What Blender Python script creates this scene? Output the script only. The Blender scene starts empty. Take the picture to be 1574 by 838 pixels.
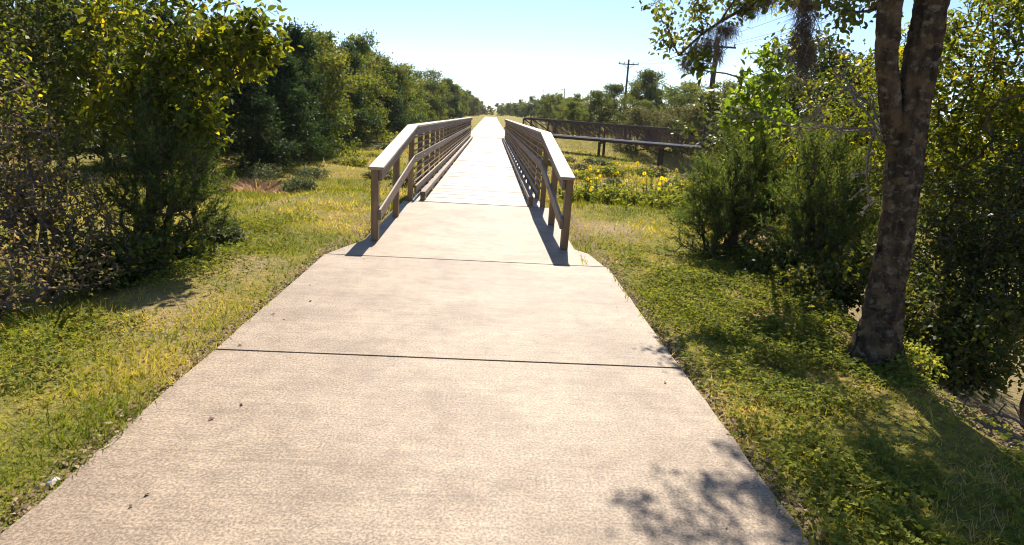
import bpy, bmesh, math
import numpy as np
from mathutils import Vector, Matrix, Quaternion

scene = bpy.context.scene
COL = scene.collection

# ------------------------------------------------------------------ camera, sky, sun, exposure
CAM_H = 1.7
FOC, PITCH, YAW, ROLL = 1007.0, 0.24166, 0.04347, 0.05686
fwd = Vector((math.sin(YAW)*math.cos(PITCH), math.cos(YAW)*math.cos(PITCH), -math.sin(PITCH)))
rgt = Vector((math.cos(YAW), -math.sin(YAW), 0)); upv = rgt.cross(fwd)
r2 = math.cos(ROLL)*rgt + math.sin(ROLL)*upv
u2 = -math.sin(ROLL)*rgt + math.cos(ROLL)*upv
cam_d = bpy.data.cameras.new('camera'); cam = bpy.data.objects.new('camera', cam_d); COL.objects.link(cam)
m = Matrix(((r2.x, u2.x, -fwd.x, 0), (r2.y, u2.y, -fwd.y, 0), (r2.z, u2.z, -fwd.z, CAM_H), (0, 0, 0, 1)))
cam.matrix_world = m
cam_d.sensor_width = 36; cam_d.lens = 36*FOC/1574; cam_d.clip_start = 0.05; cam_d.clip_end = 9000
scene.camera = cam

SUN_AZ, SUN_EL = math.radians(6.5), math.radians(45.7)
world = bpy.data.worlds.new('World'); scene.world = world; world.use_nodes = True
wn = world.node_tree.nodes; wl = world.node_tree.links
sky = wn.new('ShaderNodeTexSky'); sky.sky_type = 'NISHITA'; sky.sun_disc = False
sky.sun_elevation = SUN_EL; sky.sun_rotation = SUN_AZ
sky.air_density = 0.7; sky.dust_density = 0.35; sky.ozone_density = 3.0; sky.altitude = 500
wl.new(sky.outputs[0], wn['Background'].inputs[0]); wn['Background'].inputs[1].default_value = 0.098

sun_d = bpy.data.lights.new('sun', 'SUN'); sun_d.energy = 5.0; sun_d.angle = math.radians(0.53); sun_d.color = (1.0, 0.91, 0.77)
sun = bpy.data.objects.new('sun', sun_d); COL.objects.link(sun)
sdir = Vector((math.sin(SUN_AZ)*math.cos(SUN_EL), math.cos(SUN_AZ)*math.cos(SUN_EL), math.sin(SUN_EL)))
sun.rotation_euler = sdir.to_track_quat('Z', 'Y').to_euler(); sun.location = (20, 60, 60)

scene.view_settings.view_transform = 'Standard'; scene.view_settings.look = 'None'
scene.view_settings.exposure = 0.9; scene.view_settings.gamma = 1.0; scene.view_settings.use_curve_mapping = False
scene.cycles.filter_width = 1.1; scene.cycles.max_bounces = 6; scene.cycles.transparent_max_bounces = 8
scene.cycles.diffuse_bounces = 3; scene.cycles.glossy_bounces = 2; scene.cycles.transmission_bounces = 4

# ------------------------------------------------------------------ helpers
def tag(o, label=None, cat=None, group=None, kind=None):
    if label: o['label'] = label
    if cat: o['category'] = cat
    if group: o['group'] = group
    if kind: o['kind'] = kind
    return o

def empty(name, loc=(0, 0, 0), rz=0, scale=1.0):
    o = bpy.data.objects.new(name, None); COL.objects.link(o)
    o.location = loc; o.rotation_euler = (0, 0, rz); o.scale = (scale,)*3
    o.empty_display_size = 0.2
    return o

def raw_mesh(name, V, F, mat, rnd=None, smooth=False):
    V = np.asarray(V, np.float32); F = np.asarray(F, np.int32)
    me = bpy.data.meshes.new(name); n, k = F.shape
    me.vertices.add(len(V)); me.vertices.foreach_set('co', V.ravel())
    me.loops.add(n*k); me.loops.foreach_set('vertex_index', F.ravel())
    me.polygons.add(n); me.polygons.foreach_set('loop_start', np.arange(0, n*k, k, dtype=np.int32))
    if smooth: me.polygons.foreach_set('use_smooth', np.ones(n, bool))
    me.update(calc_edges=True)
    if rnd is not None:
        a = me.attributes.new('rnd', 'FLOAT', 'POINT'); a.data.foreach_set('value', np.asarray(rnd, np.float32))
    if mat: me.materials.append(mat)
    return me

def obj(name, me, parent=None, loc=None, rot=None):
    o = bpy.data.objects.new(name, me); COL.objects.link(o)
    if parent: o.parent = parent
    if loc is not None: o.location = loc
    if rot is not None: o.rotation_euler = rot
    return o

def copy_tree(o, parent=None):
    c = o.copy(); COL.objects.link(c); c.parent = parent
    for ch in list(o.children): copy_tree(ch, c)
    return c

BOX = {}
def box_mesh(sx, sy, sz, mat, bev=0.006, name='board'):
    key = (round(sx, 4), round(sy, 4), round(sz, 4), mat.name, bev)
    if key in BOX: return BOX[key]
    bm = bmesh.new(); bmesh.ops.create_cube(bm, size=1)
    bmesh.ops.scale(bm, vec=(sx, sy, sz), verts=bm.verts)
    if bev: bmesh.ops.bevel(bm, geom=list(bm.edges), offset=bev, segments=1, affect='EDGES')
    me = bpy.data.meshes.new(name); bm.to_mesh(me); bm.free(); me.materials.append(mat)
    BOX[key] = me
    return me

def beam(name, a, b, w, t, mat, parent=None, bev=0.005, roll=0.0):
    """board whose local X runs a->b, width w (local Y), thickness t (local Z up)"""
    a, b = Vector(a), Vector(b); d = b-a; L = d.length; d.normalize()
    side = Vector((0, 0, 1)).cross(d)
    if side.length < 1e-4: side = Vector((0, 1, 0))
    side.normalize(); up = d.cross(side)
    M = Matrix((d, side, up)).transposed().to_4x4()
    if roll: M = M @ Matrix.Rotation(roll, 4, 'X')
    M.translation = (a+b)/2
    o = obj(name, box_mesh(L, w, t, mat, bev, name), parent); o.matrix_local = M
    return o

def hash2(i, j, s=0):
    n = (i*374761393 + j*668265263 + s*1442695041) & 0xFFFFFFFF
    n = ((n ^ (n >> 13))*1274126177) & 0xFFFFFFFF
    return ((n ^ (n >> 16)) & 0xFFFF)/65535.0

def vnoise(x, y, s=0):
    x = np.asarray(x, float); y = np.asarray(y, float)
    i = np.floor(x).astype(np.int64); j = np.floor(y).astype(np.int64)
    u = x-i; v = y-j; u = u*u*(3-2*u); v = v*v*(3-2*v)
    a, b, c, d = hash2(i, j, s), hash2(i+1, j, s), hash2(i, j+1, s), hash2(i+1, j+1, s)
    return (a*(1-u)+b*u)*(1-v) + (c*(1-u)+d*u)*v

def fbm(x, y, s=0, o=3):
    t = 0; a = 0.5; f = 1.0
    for k in range(o): t = t + a*vnoise(x*f, y*f, s+k); a *= .5; f *= 2.03
    return t/(1-0.5**o)

def sstep(a, b, x):
    t = np.clip((np.asarray(x, float)-a)/(b-a), 0, 1); return t*t*(3-2*t)

# ------------------------------------------------------------------ layout numbers (metres, camera stands at x=0 y=0)
PL, PR = -1.83, 1.43            # concrete path edges
BY0, BY1, BZ1 = 12.0, 47.5, -0.25   # timber deck starts / ends / far end level
DXL, DXR = -1.30, 0.90          # deck inner edges (curb)
PXL, PXR = -1.40, 1.00          # post lines

def deck_z(y): return BZ1*np.clip((np.asarray(y, float)-BY0)/(BY1-BY0), 0, 1)

def bank_x(y):                  # where the right-hand bank starts to fall
    return np.interp(y, [-30, 0, 5, 8, 12, 18, 60], [2.5, 2.65, 3.05, 3.5, 5.0, 8.5, 14])

def ground_z(x, y):
    x = np.asarray(x, float); y = np.asarray(y, float)
    z = -0.03 + 0*x
    ex = 17*sstep(2.2, 5.0, x); t_ = np.clip((y-39-ex)/8.0, 0, 1); sw = sstep(12.3, 20, y)*(1-t_*t_*(3-2*t_))
    depth = 1.05 + 0.05*np.clip(x-2, 0, 18) - 0.04*np.clip(-x-3, 0, 10)
    z = z - sw*depth
    z = z + (BZ1)*sstep(38, 48, y)*(1-.5*sw)
    z = z - 0.28*sstep(-2.6, -5.5, x)*(1-sw) - 0.22*sstep(-6, -11, x)
    d = x-bank_x(y); fade = 1-sstep(20, 34, y)
    z = z - fade*(0.62*sstep(0, 1.1, d) + 0.55*sstep(0.9, 3.0, d) + 0.6*sstep(2.5, 7, d))
    z = z - 1.3*sstep(11, 17, x)*sstep(34, 46, y)*(1-sstep(58, 75, y))
    off = np.maximum(np.maximum(PL-0.15-x, x-PR-0.15), 0)
    bump = (fbm(x*0.9, y*0.9, 3)-0.5)*0.14 + (fbm(x*3.1, y*3.1, 9)-0.5)*0.06
    z = z + bump*np.clip(off*1.6, 0, 1)
    return z

def on_path(x, y):
    x = np.asarray(x); y = np.asarray(y)
    return ((x > PL) & (x < PR) & (y < 7.4)) | ((x > -1.60) & (x < 1.20) & (y >= 7.4) & (y < 12)) \
        | ((x > DXL-.1) & (x < DXR+.1) & (y >= 12) & (y < BY1)) | ((x > -1.75) & (x < 1.35) & (y > BY1))

# ------------------------------------------------------------------ materials
MATS = {}
def new_mat(name):
    mt = bpy.data.materials.new(name); mt.use_nodes = True; MATS[name] = mt
    nt = mt.node_tree; return mt, nt.nodes, nt.links, nt.nodes['Principled BSDF']

def ramp(N, stops, interp='LINEAR'):
    r = N.new('ShaderNodeValToRGB'); r.color_ramp.interpolation = interp; e = r.color_ramp.elements
    while len(e) < len(stops): e.new(0.5)
    for k, (p, c) in enumerate(stops):
        e[k].position = p; e[k].color = (c[0], c[1], c[2], 1)
    return r

def noise(N, L, vec, scale, detail=4, rough=0.55):
    n = N.new('ShaderNodeTexNoise'); n.inputs['Scale'].default_value = scale
    n.inputs['Detail'].default_value = detail; n.inputs['Roughness'].default_value = rough
    if vec is not None: L.new(vec, n.inputs['Vector'])
    return n

def mixc(N, L, fac, a, b, mode='MIX'):
    mx = N.new('ShaderNodeMix'); mx.data_type = 'RGBA'; mx.blend_type = mode
    for s, v in ((0, fac), (6, a), (7, b)):
        if hasattr(v, 'is_output'): L.new(v, mx.inputs[s])
        elif s == 0: mx.inputs[0].default_value = v
        else: mx.inputs[s].default_value = (*v, 1)
    return mx.outputs[2]

def bump_to(N, L, bsdf, height, strength, dist=0.02):
    b = N.new('ShaderNodeBump'); b.inputs['Strength'].default_value = strength; b.inputs['Distance'].default_value = dist
    L.new(height, b.inputs['Height']); L.new(b.outputs[0], bsdf.inputs['Normal'])

def leaf_mat(name, stops, trans=0.45, tgain=(1.5, 1.35, 0.6), rough=0.5, spec=0.3):
    mt, N, L, P = new_mat(name)
    at = N.new('ShaderNodeAttribute'); at.attribute_name = 'rnd'
    r = ramp(N, stops); L.new(at.outputs['Fac'], r.inputs[0])
    oi = N.new('ShaderNodeObjectInfo')
    hs = N.new('ShaderNodeHueSaturation'); L.new(r.outputs[0], hs.inputs['Color'])
    mr = N.new('ShaderNodeMapRange'); L.new(oi.outputs['Random'], mr.inputs[0])
    mr.inputs[3].default_value = 0.8; mr.inputs[4].default_value = 1.2; L.new(mr.outputs[0], hs.inputs['Value'])
    c = hs.outputs[0]
    L.new(c, P.inputs['Base Color']); P.inputs['Roughness'].default_value = rough; P.inputs['Specular IOR Level'].default_value = spec
    tr = N.new('ShaderNodeBsdfTranslucent')
    tc = mixc(N, L, 1.0, c, tgain, 'MULTIPLY'); L.new(tc, tr.inputs[0])
    ms = N.new('ShaderNodeMixShader'); ms.inputs[0].default_value = trans
    L.new(P.outputs[0], ms.inputs[1]); L.new(tr.outputs[0], ms.inputs[2]); L.new(ms.outputs[0], N['Material Output'].inputs[0])
    return mt

def concrete_mat():
    mt, N, L, P = new_mat('concrete')
    g = N.new('ShaderNodeNewGeometry'); pos = g.outputs['Position']
    n1 = noise(N, L, pos, 0.8, 4); n2 = noise(N, L, pos, 70, 5, 0.85); n3 = noise(N, L, pos, 9, 5, 0.65)
    r1 = ramp(N, [(0.3, (0.25, 0.192, 0.139)), (0.7, (0.325, 0.257, 0.192))]); L.new(n1.outputs[0], r1.inputs[0])
    r2_ = ramp(N, [(0.41, (0.46, 0.43, 0.40)), (0.5, (0.98, 0.96, 0.94)), (0.59, (1.6, 1.57, 1.52))]); L.new(n2.outputs[0], r2_.inputs[0])
    c = mixc(N, L, 0.9, r1.outputs[0], r2_.outputs[0], 'MULTIPLY')
    r3 = ramp(N, [(0.35, (0.8, 0.78, 0.75)), (0.6, (1.08, 1.07, 1.05))]); L.new(n3.outputs[0], r3.inputs[0])
    c = mixc(N, L, 0.8, c, r3.outputs[0], 'MULTIPLY')
    mp = N.new('ShaderNodeMapping'); mp.inputs['Scale'].default_value = (1.3, 26, 1); L.new(pos, mp.inputs[0])
    n6 = noise(N, L, mp.outputs[0], 1.0, 5, 0.7); r6 = ramp(N, [(0.36, (0.86, 0.84, 0.82)), (0.62, (1.08, 1.08, 1.07))]); L.new(n6.outputs[0], r6.inputs[0])
    c = mixc(N, L, 0.9, c, r6.outputs[0], 'MULTIPLY')
    n7 = noise(N, L, pos, 1.6, 6, 0.72); r7 = ramp(N, [(0.38, (0.80, 0.77, 0.74)), (0.52, (1, 1, 1)), (0.68, (1.1, 1.09, 1.07))]); L.new(n7.outputs[0], r7.inputs[0])
    c = mixc(N, L, 0.9, c, r7.outputs[0], 'MULTIPLY')
    oi = N.new('ShaderNodeObjectInfo')
    rr = ramp(N, [(0, (0.90, 0.89, 0.88)), (1, (1.06, 1.06, 1.06))]); L.new(oi.outputs['Random'], rr.inputs[0])
    c = mixc(N, L, 1.0, c, rr.outputs[0], 'MULTIPLY')
    # scattered stains
    n4 = noise(N, L, pos, 2.3, 5, 0.7); r4 = ramp(N, [(0.62, (0, 0, 0)), (0.74, (1, 1, 1))]); L.new(n4.outputs[0], r4.inputs[0])
    c = mixc(N, L, r4.outputs[0], c, (0.21, 0.165, 0.12))
    L.new(c, P.inputs['Base Color']); P.inputs['Roughness'].default_value = 0.62; P.inputs['Specular IOR Level'].default_value = 0.42
    bump_to(N, L, P, n2.outputs[0], 0.35, 0.004)
    return mt

def wood_mat(name, axis, c0, c1, spec=0.4, rough=0.55, use_world=False):
    mt, N, L, P = new_mat(name)
    tc = N.new('ShaderNodeTexCoord'); oi = N.new('ShaderNodeObjectInfo')
    mp = N.new('ShaderNodeMapping'); L.new(tc.outputs['Object'], mp.inputs[0])
    s = [14, 14, 14]; s[axis] = 0.9; mp.inputs['Scale'].default_value = s
    ad = N.new('ShaderNodeVectorMath'); ad.operation = 'ADD'; L.new(mp.outputs[0], ad.inputs[0])
    ml = N.new('ShaderNodeMath'); ml.operation = 'MULTIPLY'; ml.inputs[1].default_value = 73; L.new(oi.outputs['Random'], ml.inputs[0])
    L.new(ml.outputs[0], ad.inputs[1])
    n = noise(N, L, ad.outputs[0], 1.4, 6, 0.7)
    r = ramp(N, [(0.28, c0), (0.72, c1)]); L.new(n.outputs[0], r.inputs[0])
    n2 = noise(N, L, tc.outputs['Object'], 2.6, 4); r2_ = ramp(N, [(0.3, (0.72, 0.7, 0.68)), (0.65, (1.1, 1.08, 1.05))]); L.new(n2.outputs[0], r2_.inputs[0])
    c = mixc(N, L, 1.0, r.outputs[0], r2_.outputs[0], 'MULTIPLY')
    rr = ramp(N, [(0, (0.78, 0.76, 0.74)), (1, (1.12, 1.11, 1.1))]); L.new(oi.outputs['Random'], rr.inputs[0])
    c = mixc(N, L, 1.0, c, rr.outputs[0], 'MULTIPLY')
    L.new(c, P.inputs['Base Color']); P.inputs['Roughness'].default_value = rough; P.inputs['Specular IOR Level'].default_value = spec
    bump_to(N, L, P, n.outputs[0], 0.5, 0.004)
    return mt

def ground_mat():
    mt, N, L, P = new_mat('ground_soil_and_turf')
    g = N.new('ShaderNodeNewGeometry'); pos = g.outputs['Position']
    n1 = noise(N, L, pos, 0.55, 5, 0.6); n2 = noise(N, L, pos, 26, 4, 0.75); n3 = noise(N, L, pos, 4.0, 5, 0.65)
    r1 = ramp(N, [(0.34, (0.19, 0.20, 0.045)), (0.52, (0.28, 0.25, 0.075)), (0.66, (0.37, 0.29, 0.145))]); L.new(n1.outputs[0], r1.inputs[0])
    r3 = ramp(N, [(0.4, (0.75, 0.8, 0.7)), (0.62, (1.2, 1.05, 0.95))]); L.new(n3.outputs[0], r3.inputs[0])
    c = mixc(N, L, 0.9, r1.outputs[0], r3.outputs[0], 'MULTIPLY')
    r2_ = ramp(N, [(0.35, (0.5, 0.5, 0.45)), (0.65, (1.3, 1.25, 1.15))]); L.new(n2.outputs[0], r2_.inputs[0])
    c = mixc(N, L, 0.85, c, r2_.outputs[0], 'MULTIPLY')
    # bare earth mask stored per vertex
    at = N.new('ShaderNodeAttribute'); at.attribute_name = 'rnd'
    soil = ramp(N, [(0.35, (0.22, 0.15, 0.095)), (0.65, (0.46, 0.36, 0.25))]); L.new(n2.outputs[0], soil.inputs[0])
    c = mixc(N, L, at.outputs['Fac'], c, soil.outputs[0])
    L.new(c, P.inputs['Base Color']); P.inputs['Roughness'].default_value = 0.95; P.inputs['Specular IOR Level'].default_value = 0.1
    bump_to(N, L, P, n2.outputs[0], 0.9, 0.05)
    return mt

def bark_mat(name, c0, c1, lichen=0.0, scale=1.0):
    mt, N, L, P = new_mat(name)
    tc = N.new('ShaderNodeTexCoord'); mp = N.new('ShaderNodeMapping'); L.new(tc.outputs['Object'], mp.inputs[0])
    mp.inputs['Scale'].default_value = (18*scale, 18*scale, 4.5*scale)
    n = noise(N, L, mp.outputs[0], 1.2, 6, 0.7)
    r = ramp(N, [(0.32, c0), (0.68, c1)]); L.new(n.outputs[0], r.inputs[0]); c = r.outputs[0]
    if lichen:
        m2 = N.new('ShaderNodeMapping'); L.new(tc.outputs['Object'], m2.inputs[0]); m2.inputs['Scale'].default_value = (9, 9, 13)
        n2 = noise(N, L, m2.outputs[0], 1.3, 5, 0.62)
        r2_ = ramp(N, [(0.52, (0, 0, 0)), (0.6, (1, 1, 1))]); L.new(n2.outputs[0], r2_.inputs[0])
        n4 = noise(N, L, tc.outputs['Object'], 30, 4, 0.7)
        lc = ramp(N, [(0.35, (0.07, 0.055, 0.036)), (0.6, (0.25, 0.205, 0.14))]); L.new(n4.outputs[0], lc.inputs[0])
        f = N.new('ShaderNodeMath'); f.operation = 'MULTIPLY'; f.inputs[1].default_value = lichen; L.new(r2_.outputs[0], f.inputs[0])
        c = mixc(N, L, f.outputs[0], c, lc.outputs[0])
        n5 = noise(N, L, m2.outputs[0], 0.7, 4); r5 = ramp(N, [(0.5, (0, 0, 0)), (0.62, (0.6, 0.6, 0.6))]); L.new(n5.outputs[0], r5.inputs[0])
        c = mixc(N, L, r5.outputs[0], c, (0.17, 0.115, 0.06))
    L.new(c, P.inputs['Base Color']); P.inputs['Roughness'].default_value = 0.9; P.inputs['Specular IOR Level'].default_value = 0.15
    bump_to(N, L, P, n.outputs[0], 1.0, 0.03)
    return mt

def plain_mat(name, col, rough=0.6, metal=0.0, var=0.25, scale=6, spec=0.4):
    mt, N, L, P = new_mat(name)
    tc = N.new('ShaderNodeTexCoord'); n = noise(N, L, tc.outputs['Object'], scale, 5, 0.65)
    a = tuple(v*(1-var) for v in col); b = tuple(min(1, v*(1+var)) for v in col)
    r = ramp(N, [(0.3, a), (0.7, b)]); L.new(n.outputs[0], r.inputs[0]); L.new(r.outputs[0], P.inputs['Base Color'])
    P.inputs['Roughness'].default_value = rough; P.inputs['Metallic'].default_value = metal; P.inputs['Specular IOR Level'].default_value = spec
    bump_to(N, L, P, n.outputs[0], 0.2, 0.01)
    return mt

M_CONC = concrete_mat()
M_DECK = wood_mat('weathered_deck_wood', 0, (0.34, 0.29, 0.235), (0.60, 0.53, 0.45), spec=0.6, rough=0.42)
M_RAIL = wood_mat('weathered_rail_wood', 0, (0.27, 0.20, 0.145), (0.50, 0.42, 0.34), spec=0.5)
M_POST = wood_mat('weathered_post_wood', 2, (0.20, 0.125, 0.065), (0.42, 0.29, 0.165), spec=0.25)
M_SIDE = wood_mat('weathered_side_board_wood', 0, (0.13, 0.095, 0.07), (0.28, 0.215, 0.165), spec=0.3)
M_GROUND = ground_mat()
M_JOINT = plain_mat('joint_filler', (0.06, 0.05, 0.04), 0.95)
M_BARK_BIG = bark_mat('lichened_bark', (0.014, 0.011, 0.008), (0.10, 0.07, 0.044), 0.75)
M_BARK = bark_mat('grey_brown_bark', (0.05, 0.038, 0.028), (0.17, 0.13, 0.095))
M_TWIG = bark_mat('dry_twig', (0.10, 0.075, 0.055), (0.27, 0.21, 0.16), 0, 2)
M_LICHBR = bark_mat('lichened_twig', (0.16, 0.13, 0.10), (0.36, 0.31, 0.25), 0, 2)
M_STEEL = plain_mat('weathering_steel', (0.085, 0.046, 0.038), 0.75, 0.0, 0.3)
M_TRUSSDECK = plain_mat('painted_sunlit_edge', (0.84, 0.82, 0.83), 0.5, 0.0, 0.06)  # near-white so the shaded side reads like sunlit decking
M_POLE = bark_mat('creosoted_pole', (0.035, 0.028, 0.022), (0.10, 0.08, 0.06))
M_WIRE = plain_mat('aluminium_wire', (0.18, 0.18, 0.19), 0.5, 0.3, 0.05)
M_PORC = plain_mat('porcelain', (0.32, 0.30, 0.28), 0.25, 0, 0.05)
M_STONE = plain_mat('pale_limestone', (0.66, 0.62, 0.54), 0.8, 0, 0.2, 20)
M_MOSS = leaf_mat('grey_tree_moss', [(0, (0.09, 0.075, 0.06)), (1, (0.27, 0.22, 0.175))], 0.25, (1.1, 1.0, 0.9), 0.9, 0.05)

M_LEAF_ELM = leaf_mat('elm_leaf', [(0, (0.035, 0.058, 0.013)), (0.45, (0.085, 0.12, 0.02)), (0.74, (0.2, 0.22, 0.03)), (0.94, (0.38, 0.32, 0.035)), (1, (0.28, 0.17, 0.07))], 0.6, (2.2, 1.9, 0.5), 0.5, 0.2)
M_LEAF_DARK = leaf_mat('dark_evergreen_leaf', [(0, (0.025, 0.04, 0.014)), (0.5, (0.055, 0.08, 0.024)), (0.85, (0.11, 0.125, 0.03)), (1, (0.2, 0.15, 0.08))], 0.4, (2.0, 1.75, 0.55), 0.4, 0.3)
M_LEAF_BROWN = leaf_mat('dry_brown_leaf', [(0, (0.1, 0.07, 0.035)), (0.35, (0.21, 0.155, 0.08)), (0.55, (0.34, 0.265, 0.15)), (0.62, (0.08, 0.1, 0.026)), (1, (0.22, 0.22, 0.05))], 0.5, (1.7, 1.5, 0.8), 0.6, 0.1)
M_LEAF_LOW = leaf_mat('undergrowth_leaf', [(0, (0.04, 0.06, 0.015)), (0.5, (0.09, 0.12, 0.028)), (0.85, (0.2, 0.2, 0.05)), (1, (0.28, 0.19, 0.1))], 0.45, (2.0, 1.75, 0.55), 0.45, 0.25)
M_CEDAR = leaf_mat('cedar_spray', [(0, (0.03, 0.052, 0.018)), (0.5, (0.08, 0.12, 0.038)), (0.85, (0.16, 0.19, 0.06)), (1, (0.22, 0.19, 0.09))], 0.45, (1.55, 1.45, 0.55), 0.65, 0.12)
M_FAR_CEDAR = leaf_mat('far_cedar_foliage', [(0, (0.018, 0.036, 0.017)), (0.6, (0.042, 0.075, 0.03)), (1, (0.09, 0.125, 0.04))], 0.35, (1.5, 1.5, 0.7), 0.65, 0.12)
M_FAR_ELM = leaf_mat('far_elm_foliage', [(0, (0.045, 0.072, 0.02)), (0.5, (0.11, 0.15, 0.036)), (0.85, (0.22, 0.22, 0.045)), (1, (0.28, 0.2, 0.08))], 0.45, (1.6, 1.5, 0.55), 0.6, 0.15)
M_FAR_OLIVE = leaf_mat('far_olive_foliage', [(0, (0.05, 0.06, 0.025)), (0.5, (0.10, 0.105, 0.04)), (0.85, (0.16, 0.135, 0.06)), (1, (0.2, 0.14, 0.08))], 0.4, (1.6, 1.5, 0.7), 0.6, 0.2)
M_GRASS = leaf_mat('mown_grass', [(0, (0.11, 0.155, 0.022)), (0.4, (0.25, 0.265, 0.036)), (0.7, (0.38, 0.335, 0.07)), (0.88, (0.5, 0.4, 0.18)), (1, (0.55, 0.44, 0.25))], 0.45, (1.6, 1.45, 0.5), 0.6, 0.1)
M_CLOVER = leaf_mat('clover', [(0, (0.08, 0.115, 0.022)), (0.5, (0.22, 0.26, 0.05)), (0.85, (0.38, 0.37, 0.085)), (1, (0.46, 0.38, 0.18))], 0.45, (1.5, 1.4, 0.55), 0.65, 0.06)
M_MEADOW = leaf_mat('meadow_grass', [(0, (0.11, 0.14, 0.035)), (0.4, (0.22, 0.215, 0.06)), (0.75, (0.36, 0.29, 0.12)), (1, (0.46, 0.35, 0.19))], 0.45, (1.5, 1.4, 0.6), 0.6, 0.1)
M_DRYLEAF = leaf_mat('dead_leaf', [(0, (0.10, 0.06, 0.035)), (0.5, (0.24, 0.16, 0.09)), (1, (0.42, 0.32, 0.2))], 0.2, (1.2, 1.1, 0.8), 0.7, 0.2)
M_PETAL = leaf_mat('yellow_petal', [(0, (0.85, 0.55, 0.01)), (1, (0.9, 0.7, 0.02))], 0.55, (1.1, 1.08, 0.5), 0.6, 0.2)
M_SEED = plain_mat('flower_centre', (0.16, 0.09, 0.02), 0.9)
M_STEM = plain_mat('green_stem', (0.09, 0.13, 0.03), 0.7)

# ------------------------------------------------------------------ mesh generators (numpy)
def rng_(s): return np.random.default_rng(s)

def unit(v): return v/np.maximum(np.linalg.norm(v, axis=-1, keepdims=True), 1e-9)

def leaf_quads(P, D, size, wr, rng, up=0.6):
    n = len(P); D = unit(D)
    Nn = rng.normal(size=(n, 3)); Nn[:, 2] += up*2; Nn = unit(Nn - D*np.sum(Nn*D, 1, keepdims=True))
    S = np.cross(D, Nn); size = np.asarray(size).reshape(-1, 1)*np.ones((n, 1))
    b = P; t = P + D*size - Nn*size*0.1
    l = P + D*size*0.45 + S*size*wr + Nn*size*0.10; r = P + D*size*0.45 - S*size*wr + Nn*size*0.10
    V = np.stack([b, l, t, r], 1).reshape(-1, 3)
    return V, np.arange(4*n).reshape(n, 4)

def leaf_hex(P, D, size, wr, rng, up=0.6):
    n = len(P); D = unit(D)
    Nn = rng.normal(size=(n, 3)); Nn[:, 2] += up*2; Nn = unit(Nn - D*np.sum(Nn*D, 1, keepdims=True))
    S = np.cross(D, Nn); s = np.asarray(size).reshape(-1, 1)*np.ones((n, 1))
    pts = [P, P+D*s*.28+S*s*wr*.92+Nn*s*.08, P+D*s*.62+S*s*wr*.85+Nn*s*.07, P+D*s-Nn*s*.12,
           P+D*s*.62-S*s*wr*.85+Nn*s*.07, P+D*s*.28-S*s*wr*.92+Nn*s*.08]
    return np.stack(pts, 1).reshape(-1, 3), np.arange(6*n).reshape(n, 6)

def blade_tris(P, D, length, width, rng):
    n = len(P); D = unit(D); S = unit(np.cross(D, rng.normal(size=(n, 3))))
    L = np.asarray(length).reshape(-1, 1)*np.ones((n, 1)); W = np.asarray(width).reshape(-1, 1)*np.ones((n, 1))
    V = np.stack([P-S*W*.5, P+S*W*.5, P+D*L], 1).reshape(-1, 3)
    return V, np.arange(3*n).reshape(n, 3)

def tubes(A, B, ra, rb, sides=5):
    """one frustum per edge, all at once"""
    A = np.asarray(A, float); B = np.asarray(B, float); n = len(A)
    D = unit(B-A); h = np.where(np.abs(D[:, 2:3]) < 0.9, np.array([[0, 0, 1.]]), np.array([[1., 0, 0]]))
    S = unit(np.cross(D, h)); T = np.cross(D, S); a = np.arange(sides)*2*math.pi/sides
    ring = S[:, None, :]*np.cos(a)[None, :, None] + T[:, None, :]*np.sin(a)[None, :, None]
    VA = A[:, None, :]+ring*np.asarray(ra).reshape(-1, 1, 1); VB = (B+D*np.asarray(rb).reshape(-1, 1)*.6)[:, None, :]+ring*np.asarray(rb).reshape(-1, 1, 1)
    V = np.concatenate([VA, VB], 1).reshape(-1, 3)
    k = np.arange(sides); k2 = (k+1) % sides
    f = np.stack([k, k2, k2+sides, k+sides], 1)
    F = (f[None] + (np.arange(n)*2*sides)[:, None, None]).reshape(-1, 4)
    return V, F

def loft(points, radii, sides=20, rough=0.0, seed=0, flare=0.0):
    """continuous tube with lumpy bark relief"""
    P = np.asarray(points, float); R = np.asarray(radii, float)
    # resample
    t = np.r_[0, np.cumsum(np.linalg.norm(np.diff(P, axis=0), axis=1))]
    n = max(int(t[-1]/0.035) if rough else len(P)*3, 4); tt = np.linspace(0, t[-1], n)
    Q = np.stack([np.interp(tt, t, P[:, k]) for k in range(3)], 1)
    ker = np.ones(7)/7
    if n > 12:
        for k in range(3): Q[:, k] = np.convolve(np.pad(Q[:, k], 3, mode='edge'), ker, 'valid')
    r = np.interp(tt, t, R)
    D = unit(np.gradient(Q, axis=0)); S = unit(np.cross(D, np.array([[0, 1., 0.05]]))); T = np.cross(D, S)
    a = np.arange(sides)*2*math.pi/sides
    A, TT = np.meshgrid(a, tt)
    rel = 1.0
    if rough:
        rel = 1+rough*((fbm(np.cos(A)*3+9, TT*5+np.sin(A)*3, seed)-.5)*1.6 + (fbm(np.cos(A)*9+np.sin(A)*4+20, TT*22+np.sin(A)*9, seed+5)-.5)*1.1)
        rel = rel + flare*np.exp(-TT/0.22)*(1+.35*np.cos(A*4+1))
    RR = r[:, None]*rel
    V = Q[:, None, :] + S[:, None, :]*(np.cos(A)*RR)[..., None] + T[:, None, :]*(np.sin(A)*RR)[..., None]
    V = V.reshape(-1, 3); i = np.arange(n-1)[:, None]*sides; k = np.arange(sides)[None]; k2 = (k+1) % sides
    F = np.stack([i+k, i+k2, i+sides+k2, i+sides+k], -1).reshape(-1, 4)
    return V, F

def join(parts):
    V = []; F = []; o = 0
    for v, f in parts: V.append(v); F.append(f+o); o += len(v)
    return np.concatenate(V), np.concatenate(F)

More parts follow.
